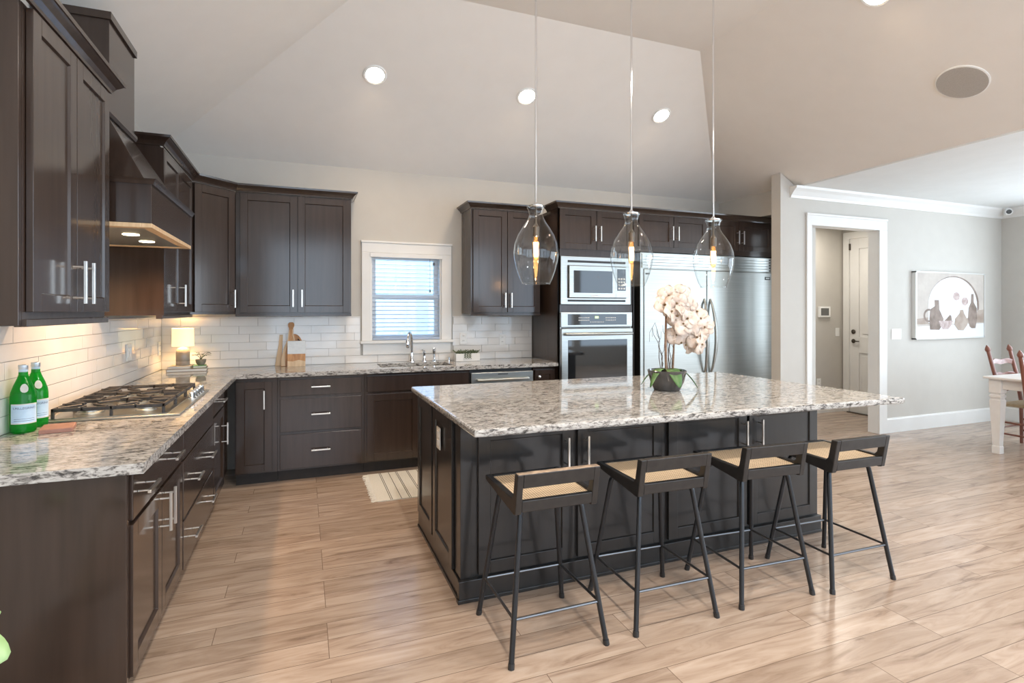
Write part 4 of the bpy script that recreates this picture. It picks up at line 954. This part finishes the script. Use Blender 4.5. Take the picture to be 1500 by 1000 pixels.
def thick(o,t=0.0012):
    s_=o.modifiers.new('thick','SOLIDIFY'); s_.thickness=t; s_.offset=0; return o
pp=thing('potted_plant','small leafy plant in a grey-brown bowl next to the table lamp','plant',(0.335,-0.180,ZC+0.044))
mb=MB(); mb.lathe([(0.022,0),(0.026,0.003),(0.038,0.025),(0.041,0.048),(0.037,0.050),(0.034,0.042)],0,0,24); mb.build('pot','greybrown',pp,smooth=True)
mb=MB(); mb.lathe([(0.035,0.040),(0.02,0.046)],0,0,20); mb.build('soil','soil',pp)
rr=random.Random(3)
for k in range(9):
    a=k*2.4+0.3; h=0.075+0.03*rr.random(); ex=0.02+0.03*rr.random()
    tip=(ex*math.cos(a),ex*math.sin(a),h)
    mb=MB(); mb.tube([(0,0,0.043),(tip[0]*0.4,tip[1]*0.4,h*0.8),tip],0.0012,5); leaf_mb(mb,tip,(math.cos(a),math.sin(a),0.25),0.045,0.022,0.3,0.2,5); thick(mb.build('leaf','leaf_dark',pp))
# cutting boards
def rounded(pts,n=6): return pts
cb=thing('paddle_board','tall wooden paddle cutting board with handle leaning on the tiles','cutting board',(1.045,-0.075,ZC)); 
prof=[(-0.085,0),(0.075,0),(0.075,0.14)]+[(0.075-0.05*t*t-0.002*t,0.14+0.11*t) for t in (0.3,0.55,0.8,1.0)]+[(0.020,0.30),(0.018,0.345),(0.027,0.365),(0.027,0.385),(0.015,0.400),(-0.012,0.400),(-0.026,0.385),(-0.026,0.365),(-0.018,0.345),(-0.020,0.30)]+[(-0.028-0.057*(1-t)**1.5,0.25-0.20*(1-t)) for t in (1.0,0.75,0.5,0.25,0.0)]
mb=MB(); mb.prism(prof, lambda u,v,w_:(u,w_+v*0.13,v), -0.009, 0.009); mb.build('board','acacia',cb,bevel=0.003)
mb=MB(); pr2=[(-0.082,0.004),(-0.045,0.004),(-0.045,0.115),(-0.055,0.13),(-0.035,0.17),(-0.022,0.30),(-0.030,0.245),(-0.052,0.19),(-0.080,0.06)]
mb.prism([(-0.083,0.003),(-0.050,0.003),(-0.052,0.12),(-0.020,0.235),(-0.012,0.33),(-0.019,0.33),(-0.030,0.245),(-0.062,0.165),(-0.084,0.06)], lambda u,v,w_:(u,w_+v*0.13,v), -0.0102, -0.0085); mb.build('pale_inlay','maple',cb)
mb=MB(); mb.prism([(0.030,0.003),(0.043,0.003),(0.043,0.20),(0.020,0.29),(0.014,0.335),(0.008,0.335),(0.012,0.28),(0.030,0.19)], lambda u,v,w_:(u,w_+v*0.13,v), -0.0102, -0.0085); mb.build('pale_stripe','maple',cb)
rb=thing('round_board','round wooden cutting board behind the paddle board','cutting board',(1.075,-0.034,ZC))
mb=MB(); mb.prism([(0.078*math.cos(a),0.190+0.095*math.sin(a)) if True else 0 for a in [2*PI*i/32 for i in range(32)]], lambda u,v,w_:(u,w_+v*0.05,v), -0.008, 0.008)
mb=MB(); mb.prism([(0.075*math.cos(a),0.145+0.145*math.sin(a)) for a in [2*PI*i/36 for i in range(36)]], lambda u,v,w_:(u,w_+v*0.06,v), -0.008, 0.008); rbo=mb.build('board','acacia',rb,bevel=0.003)
mb=MB(); mb.tube([(0.028,-0.012,0.245),(0.062,-0.016,0.21),(0.088,-0.018,0.190)],0.005,8); mb.build('leather_strap','leather',rb)
nb_=thing('narrow_board','narrow pale wooden board edge leaning left of the paddle board','cutting board',(0.935,-0.030,ZC))
mb=MB(); mb.prism([(-0.028,0),(0.030,0),(0.034,0.15),(0.040,0.285),(0.012,0.285),(0.004,0.20)], lambda u,v,w_:(u,w_+v*0.05,v), -0.007, 0.007); mb.build('board','maple',nb_,bevel=0.002)
mw_=thing('marble_board','square board, white marble top and wooden base, in front of the paddle board','cutting board',(1.090,-0.118,ZC))
lean=lambda u,v,w_:(u,w_+v*0.12,v)
mb=MB(); mb.prism([(-0.075,0.112),(0.078,0.112),(0.078,0.225),(0.072,0.231),(-0.069,0.231),(-0.075,0.225)], lean, -0.009, 0.009); mb.build('marble_panel','marble',mw_,bevel=0.002)
mb=MB(); mb.prism([(-0.075,0.050),(-0.03,0.045),(0.02,0.058),(0.078,0.044),(0.078,0.112),(-0.075,0.112)], lean, -0.009, 0.009); mb.build('wood_band','acacia',mw_)
mb=MB(); mb.prism([(-0.075,0.0),(0.078,0.0),(0.078,0.044),(0.02,0.058),(-0.03,0.045),(-0.075,0.050)], lean, -0.009, 0.009); mb.build('wood_base','maple',mw_)
# succulent planter
pl_=thing('succulent_planter','white rectangular planter of succulents right of the sink','planter',(2.690,-0.175,ZC))
mb=MB(); mb.box(-0.125,0.125,-0.045,0.045,0,0.078); mb.build('box','ceramic',pl_,bevel=0.004)
rr=random.Random(5)
for k in range(9):
    x=-0.105+k*0.026; y=rr.uniform(-0.02,0.02); mb=MB()
    for j in range(11):
        a=j*2.4; e=0.5+0.9*rr.random(); leaf_mb(mb,(x,y,0.072),(math.cos(a),math.sin(a),e),0.045+0.03*rr.random(),0.010,0.15,0.3,4)
    thick(mb.build('succulent','succulent',pl_),0.002)
for x in (-0.03,-0.005,0.02):
    mb=MB()
    for j in range(5): leaf_mb(mb,(x,-0.046,0.080-j*0.010),(0.4*(-1)**j,-0.6,-0.3),0.022,0.009,0.2,0.2,3)
    mb.tube([(x,-0.03,0.078),(x,-0.050,0.076),(x,-0.052,0.035)],0.0015,5); thick(mb.build('trailing_stem','succulent',pl_),0.002)
# outlets and switches
def plate(name,label,cat,loc,rz,w_=0.072,h=0.115,kind='outlet',n=1):
    p_=thing(name,label,cat,loc,rz)
    mb=MB(); mb.box(-w_/2,w_/2,-0.006,0,-h/2,h/2); mb.build('cover_plate','white',p_,bevel=0.002)
    for i in range(n):
        cx=(i-(n-1)/2)*0.046
        if kind=='outlet':
            for zz in (-0.024,0.024):
                mb=MB(); mb.box(cx-0.017,cx+0.017,-0.008,-0.004,zz-0.015,zz+0.015); so_=mb.build('socket','white',p_,bevel=0.003)
                mb=MB(); mb.box(cx-0.008,cx-0.005,-0.0085,-0.007,zz-0.004,zz+0.007); mb.box(cx+0.005,cx+0.008,-0.0085,-0.007,zz-0.004,zz+0.007); mb.build('slots','stat_screen',so_)
        else:
            mb=MB(); mb.box(cx-0.016,cx+0.016,-0.010,-0.004,-0.033,0.033); mb.build('switch','white',p_,bevel=0.002)
    return p_
plate('outlet','white outlet on the tiles just right of the sink window','outlet',(2.700,-0.0125,1.135),0)
plate('outlet','white outlet on the tiles above the dishwasher','outlet',(3.13,-0.0125,1.115),0)
plate('outlet','white outlet on the tiles near the corner, left wall','outlet',(0.0125,-0.10,1.10),PI/2)
plate('light_switch','white switch on the left wall tiles beyond the cooktop','switch',(0.0125,-0.95,1.13),PI/2,0.115,0.115,'switch',2)
plate('light_switch','white triple switch on the wall left of the painting','switch',(7.648,YW-0.001,1.147),0,0.165,0.12,'switch',3)
plate('light_switch','white single switch in the hall beside the door','switch',(8.20,HY-0.001,1.122),0,0.075,0.12,'switch',1)
plate('outlet','white outlet low on the hall wall below the thermostat','outlet',(7.84,HY-0.001,0.42),0,0.075,0.12)
tm=thing('thermostat','white thermostat with grey screen on the hall wall','thermostat',(7.93,HY-0.001,1.405))
mb=MB(); mb.box(-0.105,0.105,-0.03,0,-0.075,0.075); mb.build('case','white',tm,bevel=0.006)
mb=MB(); mb.box(-0.080,0.070,-0.032,-0.028,-0.048,0.052); mb.build('screen','stat_screen',tm)

# ================================================================== ORCHID
oc=thing('potted_orchid','blush orchid with twigs in a charcoal pot on the island','plant',(3.322,-2.560,ZC))
mb=MB(); mb.lathe([(0.075,0),(0.082,0.004),(0.105,0.055),(0.122,0.125),(0.118,0.128),(0.110,0.10)],0,0,36); mb.build('pot','pot_grey',oc,smooth=True)
mb=MB(); mb.lathe([(0.112,0.105),(0.05,0.122)],0,0,28); mb.build('moss','soil',oc)
for a,L_,wd,e in ((-1.75,0.17,0.088,0.55),(-0.45,0.19,0.065,0.45),(0.6,0.15,0.07,0.4),(2.6,0.15,0.06,0.4),(3.5,0.19,0.045,0.6)):
    mb=MB(); leaf_mb(mb,(0.02*math.cos(a),0.02*math.sin(a),0.125),(math.cos(a),math.sin(a),e),L_,wd,1.0,0.12,12); thick(mb.build('leaf','leaf',oc,smooth=True),0.002)
main=[(-0.005,0,0.11),(-0.010,0,0.30),(-0.006,0,0.47),(0.005,0,0.56),(0.045,-0.005,0.605),(0.11,-0.01,0.60),(0.175,-0.015,0.555),(0.225,-0.02,0.48),(0.255,-0.02,0.40)]
mb=MB(); mb.tube(main,[0.008,0.008,0.007,0.006,0.005,0.004,0.0035,0.003,0.002],8); mb.build('flower_stem','stem',oc,smooth=True)
sec=[(0.055,0.01,0.11),(0.062,0.01,0.28),(0.070,0.0,0.42),(0.10,-0.01,0.48),(0.15,-0.02,0.47),(0.185,-0.025,0.41),(0.20,-0.03,0.33)]
mb=MB(); mb.tube(sec,[0.006,0.006,0.005,0.004,0.0035,0.003,0.002],8); mb.build('flower_stem','stem',oc,smooth=True)
def flower(par,c,nrm,s,roll):
    n=Vector(nrm).normalized(); u=n.cross(Vector((0,0,1))).normalized(); v=u.cross(n)
    mb=MB()
    for k in range(5):
        a=roll+k*2*PI/5; wd=(1.15 if k%5 in (1,4) else 0.8)*s; L_=s*(1.0 if k%5 in (1,4) else 0.95)
        d_=u*math.cos(a)+v*math.sin(a); sd=n.cross(d_)
        vs=[];nn=5
        for i in range(nn+1):
            t=i/nn; w_=wd*0.52*math.sin(PI*(0.06+0.88*t))**0.7; cpos=Vector(c)+d_*L_*t+n*(0.10*s*math.sin(PI*t)-0.12*s*t*t)
            ruf=0.06*s*math.sin(7*t+k)
            vs+=[cpos-sd*w_+n*(0.10*s*t+ruf),cpos,cpos+sd*w_+n*(0.10*s*t-ruf)]
        mb.add(vs,[(i*3+j,i*3+j+1,i*3+j+4,i*3+j+3) for i in range(nn) for j in (0,1)])
    f_=thick(mb.build('flower','petal',par,smooth=True,angle=80),0.001)
    mb=MB(); mb.ball(tuple(Vector(c)+n*0.010),0.007,8,6); mb.build('flower_centre','bud',f_,smooth=True)
rr=random.Random(11)
fl_=[(-0.045,0.54),(0.0,0.60),(0.035,0.555),(-0.01,0.50),(0.06,0.61),(0.085,0.565),(0.115,0.60),(0.095,0.51),(0.135,0.535),(0.15,0.475),(0.115,0.455),(0.17,0.42),(0.085,0.42),(0.05,0.475),(0.10,0.36),(0.06,0.35),(0.145,0.385),(0.205,0.50),(0.23,0.455),(0.255,0.40),(0.215,0.395),(0.24,0.34),(0.20,0.335),(0.265,0.345),(0.225,0.29),(0.19,0.285)]
for x,z in fl_:
    flower(oc,(x,-0.02+rr.uniform(-0.035,0.03),z),(rr.uniform(-0.6,0.5),-1,rr.uniform(-0.3,0.4)),0.068+0.012*rr.random(),rr.random()*2)
for x,z in ((0.09,0.30),(0.125,0.285),(0.215,0.235)):
    mb=MB(); mb.ball((x,-0.03,z),0.007,8,6); mb.tube([(x,-0.03,z),(x+0.01,-0.02,z+0.05)],0.0012,5); mb.build('bud','bud',oc,smooth=True)
for k in range(8):
    sx=-0.04+0.013*k; pts=[(sx,0.01,0.11)]; x=sx; tx=[-0.11,-0.085,-0.05,0.01,0.03,0.055,0.02,0.065][k]; H=[0.40,0.43,0.28,0.46,0.42,0.40,0.38,0.33][k]
    for j in range(1,7):
        t=j/6; pts.append((sx+(tx-sx)*t*t+rr.uniform(-0.008,0.008),0.01+rr.uniform(-0.012,0.012),0.11+(H-0.11)*t))
    mb=MB(); mb.tube(pts,[0.0030,0.0028,0.0026,0.0023,0.002,0.0016,0.001],6)
    q=Vector(pts[4]); mb.tube([q,q+Vector((0.02*(-1)**k,0,0.03)),q+Vector((0.022*(-1)**k,0,0.07))],[0.0018,0.0014,0.001],5)
    if k<2: q=Vector(pts[6]); mb.tube([q,q+Vector((-0.02,0,-0.03)),q+Vector((-0.022,0,-0.09))],[0.0014,0.0012,0.001],5)
    mb.build('twig','twig',oc,smooth=True)

# ================================================================== RUG
rg=thing('kitchen_rug','cream fringed rug with thin black stripes in front of the sink','rug',(1.665,-1.335,0.0))
mb=MB(); mb.box(0,0.88,0,0.70,0.001,0.008); mb.build('weave','rug_cream',rg)
mb=MB()
for x in (0.095,0.107,0.175,0.235,0.247,0.33,0.342,0.42,0.50,0.512,0.60,0.68,0.692,0.78): mb.box(x,x+0.0045,0.0,0.70,0.0078,0.0088)
mb.build('stripe','rug_stripe',rg)
mb=MB(); rr=random.Random(9)
for k in range(90):
    y=0.004+k*0.0077; L_=0.03+0.02*rr.random(); mb.tube([(0.004,y,0.005),(-L_*0.5,y+rr.uniform(-0.006,0.006),0.006),(-L_,y+rr.uniform(-0.010,0.010),0.004)],0.0022,4)
stuff(mb.build('fringe','rug_cream',rg))

# ================================================================== DINING SIDE
pt=thing('painting','framed still life of brown vases and a bowl on the dining wall','painting',(7.922,YW-0.001,1.08))
PW,PH=1.325,0.812
mb=MB(); mb.box(0,0.014,-0.05,0,0,PH); mb.box(PW-0.014,PW,-0.05,0,0,PH); mb.box(0,PW,-0.05,0,0,0.014); mb.box(0,PW,-0.05,0,PH-0.014,PH); mb.build('frame','p_frame',pt)
mb=MB(); yb=-0.042
def flat(pts,lv,ci):
    mb.cur=ci; mb.poly([(x*PW,yb-lv*0.0004,z*PH) for x,z in pts])
mb.cur=0; mb.box(0.014,PW-0.014,-0.040,-0.005,0.014,PH-0.014)
flat([(0.012,0.018),(0.988,0.018),(0.988,0.982),(0.012,0.982)],0,0)
flat([(0.012,0.22),(0.988,0.24),(0.988,0.44),(0.012,0.30)],1,3)
flat([(0.012,0.018),(0.988,0.018),(0.988,0.225),(0.012,0.19)],2,1)
ar=[(0.915,0.44),(0.915,0.50)]+[(0.545+0.37*math.cos(a),0.50+0.445*math.sin(a)) for a in [PI*i/24 for i in range(25)]]+[(0.175,0.30)]
flat(ar+[(0.6,0.22)],3,2)
flat([(0.885,0.40),(0.885,0.50)]+[(0.530+0.355*math.cos(a),0.50+0.43*math.sin(a)) for a in [PI*i/24 for i in range(25)]]+[(0.175,0.24),(0.6,0.22)],4,1)
flat([(0.20,0.14),(0.33,0.135),(0.38,0.22),(0.39,0.30),(0.33,0.44),(0.325,0.58),(0.26,0.58),(0.265,0.49),(0.20,0.44),(0.19,0.30)],5,2)
mb.cur=2
for i in range(12):
    a0=PI*0.42+i*PI*0.095; a1=a0+PI*0.095
    pa=[(0.185+r_*math.cos(a),0.35+1.35*r_*math.sin(a)) for r_,a in ((0.075,a0),(0.075,a1),(0.052,a1),(0.052,a0))]
    flat(pa,5,2)
flat([(0.80,0.15),(0.86,0.15),(0.885,0.30),(0.88,0.46),(0.835,0.55),(0.832,0.68),(0.795,0.68),(0.79,0.55),(0.755,0.46),(0.745,0.30),(0.77,0.18)],5,2)
flat([(0.60,0.125),(0.68,0.12),(0.735,0.20),(0.74,0.28),(0.69,0.38),(0.675,0.435),(0.63,0.435),(0.62,0.38),(0.555,0.30),(0.545,0.21)],6,3)
flat([(0.38,0.145),(0.46,0.145),(0.50,0.20),(0.525,0.27),(0.32,0.27),(0.345,0.19)],7,4)
flat([(0.40,0.27),(0.51,0.27),(0.50,0.345),(0.48,0.36),(0.44,0.31)],6,2)
for cx,cz in ((0.575,0.64),(0.70,0.565)):
    flat([(cx+0.05*math.cos(a),cz+0.062*math.sin(a)) for a in [2*PI*i/18 for i in range(18)]],6,4)
mb.build('canvas',['p_bg','p_white','p_brown','p_tan','p_rose'],pt)
sc_=thing('security_camera','small white dome camera under the crown in the dining corner','camera',(9.60,-1.23,2.74))
mb=MB(); mb.lathe([(0.05,0.0),(0.05,-0.02),(0.045,-0.03)],0,0,20); mb.build('mount','white',sc_,smooth=True)
mb=MB(); mb.tube([(0.02,0.02,-0.045),(-0.01,-0.01,-0.05),(-0.05,-0.05,-0.055)],[0.036,0.040,0.040],14); mb.build('housing','white',sc_,smooth=True)
mb=MB(); mb.tube([(-0.045,-0.045,-0.055),(-0.056,-0.056,-0.056)],0.028,14); mb.build('lens','black_glass',sc_,smooth=True)

tb=thing('dining_table','white painted dining table at the right edge of the photo','table',(7.53,-2.06,0))
mb=MB(); mb.box(0,1.05,-1.75,0,0.742,0.765); mb.build('tabletop','table_white',tb,bevel=0.006)
mb=MB(); mb.box(0.07,0.98,-0.085,-0.065,0.645,0.742); mb.box(0.07,0.98,-1.685,-1.665,0.645,0.742); mb.box(0.065,0.085,-1.68,-0.07,0.645,0.742); mb.box(0.965,0.985,-1.68,-0.07,0.645,0.742); mb.build('apron','table_white',tb,bevel=0.002)
for lx in (0.085,0.965):
    for ly in (-0.085,-1.665):
        mb=MB()
        secs=[(0.050,0.742),(0.050,0.605),(0.040,0.600),(0.040,0.585),(0.049,0.580),(0.049,0.560),(0.041,0.555),(0.041,0.540),(0.048,0.530),(0.030,0.075),(0.034,0.070),(0.034,0.0)]
        vs=[]; 
        for h,z in secs: vs+=[(lx-h,ly-h,z),(lx+h,ly-h,z),(lx+h,ly+h,z),(lx-h,ly+h,z)]
        fs_=[(i*4+k,i*4+(k+1)%4,i*4+4+(k+1)%4,i*4+4+k) for i in range(len(secs)-1) for k in range(4)]+[(0,1,2,3),tuple(len(vs)-4+k for k in range(4))]
        mb.add(vs,fs_); mb.build('leg','table_white',tb,bevel=0.002)
def make_chair():
    c=thing('dining_chair','','chair',(0,0,0),0,'red-brown ladder-back chairs with rush seats')
    hw=0.185
    for sx in (-1,1):
        pts=[(sx*hw,0,0),(sx*hw,0.0,0.20),(sx*hw,0.005,0.46),(sx*(hw+0.004),0.05,0.75),(sx*(hw+0.008),0.105,0.985)]
        mb=MB(); mb.tube(pts,[0.015,0.017,0.019,0.019,0.017],12); tp=pts[-1]
        k=len(mb.v); mb.lathe([(0.013,0.0),(0.022,0.010),(0.026,0.028),(0.018,0.05),(0.003,0.075)],0,0,12); mb.xf(Matrix.Translation((tp[0],tp[1],tp[2]-0.004)) @ Matrix.Rotation(-0.22,4,'X'),k)
        mb.build('back_leg','cherry',c,smooth=True)
        mb=MB(); mb.tube([(sx*0.21,-0.36,0),(sx*0.21,-0.36,0.10),(sx*0.21,-0.36,0.44)],[0.013,0.017,0.018],12); mb.build('front_leg','cherry',c,smooth=True)
        for z in (0.14,0.26): 
            mb=MB(); mb.rod((sx*hw,0.0,z),(sx*0.21,-0.36,z),0.010,8); mb.build('stretcher','cherry',c,smooth=True)
    for z in (0.13,0.25):
        mb=MB(); mb.rod((-0.21,-0.36,z),(0.21,-0.36,z),0.010,8); mb.build('stretcher','cherry',c,smooth=True)
    mb=MB(); mb.rod((-hw,0.0,0.20),(hw,0.0,0.20),0.010,8); mb.build('stretcher','cherry',c,smooth=True)
    for z,y in ((0.58,0.028),(0.72,0.050),(0.86,0.078)):
        n=14; top=[]; bot=[]
        for i in range(n+1):
            t=i/n; x=-hw+2*hw*t; wv=0.018*math.sin(PI*t)+0.010*math.sin(3*PI*t)
            top.append((x,z+0.028+wv)); bot.append((x,z-0.022+wv*0.9))
        mb=MB(); mb.prism(top+bot[::-1], lambda u,v,w_:(u,y+0.02*(1-(u/hw)**2)+w_,v), -0.006, 0.006); mb.build('slat','cherry',c)
    mb=MB(); mb.prism([(-0.225,-0.375),(0.225,-0.375),(0.19,0.012),(-0.19,0.012)], lambda u,v,w_:(u,v,w_), 0.43, 0.462); mb.build('seat','rush',c,bevel=0.010)
    return c
ch=make_chair(); ch.location=(8.165,-1.985,0); ch['label']='red-brown ladder-back chair tucked under the far end of the white table'
ch2=copy_tree(ch); ch2.location=(7.500,-2.628,0); ch2.rotation_euler=(0,0,PI/2); ch2['label']='red-brown chair post cut off at the right edge of the photo'

# ================================================================== HOUSEPLANT AT THE LEFT EDGE
hp=thing('houseplant','pale green leaves of a plant at the bottom left edge','plant',(0.30,-3.86,0))
mb=MB(); mb.lathe([(0.09,0),(0.10,0.01),(0.13,0.24),(0.125,0.245),(0.11,0.20)],0,0,28); mb.build('pot','ceramic',hp,smooth=True)
mb=MB(); mb.lathe([(0.112,0.20),(0.05,0.215)],0,0,20); mb.build('soil','soil',hp)
lv=[((0.0,0.0,0.60),(0.086,0.06,0.637),(0.95,0.05,-0.22),0.112,0.088),((0.0,0.0,0.5),(0.110,0.06,0.712),(0.95,0.05,0.0),0.070,0.03),((0,0,0.5),(-0.08,-0.05,0.62),(-0.6,-0.3,0.3),0.09,0.07),((0,0,0.5),(-0.03,0.09,0.68),(-0.2,0.6,0.4),0.09,0.065),((0,0,0.4),(0.03,-0.10,0.55),(0.2,-0.8,0.2),0.09,0.07)]
for mid,tip,dr,L_,wd in lv:
    mb=MB(); mb.tube([(0,0,0.20),(mid[0]+tip[0]*0.3,mid[1]+tip[1]*0.3,mid[2]*0.75),tip],0.0025,6); leaf_mb(mb,tip,dr,L_,wd,0.15,0.1,10,-0.75); thick(mb.build('leaf','leaf_pale',hp,smooth=True))
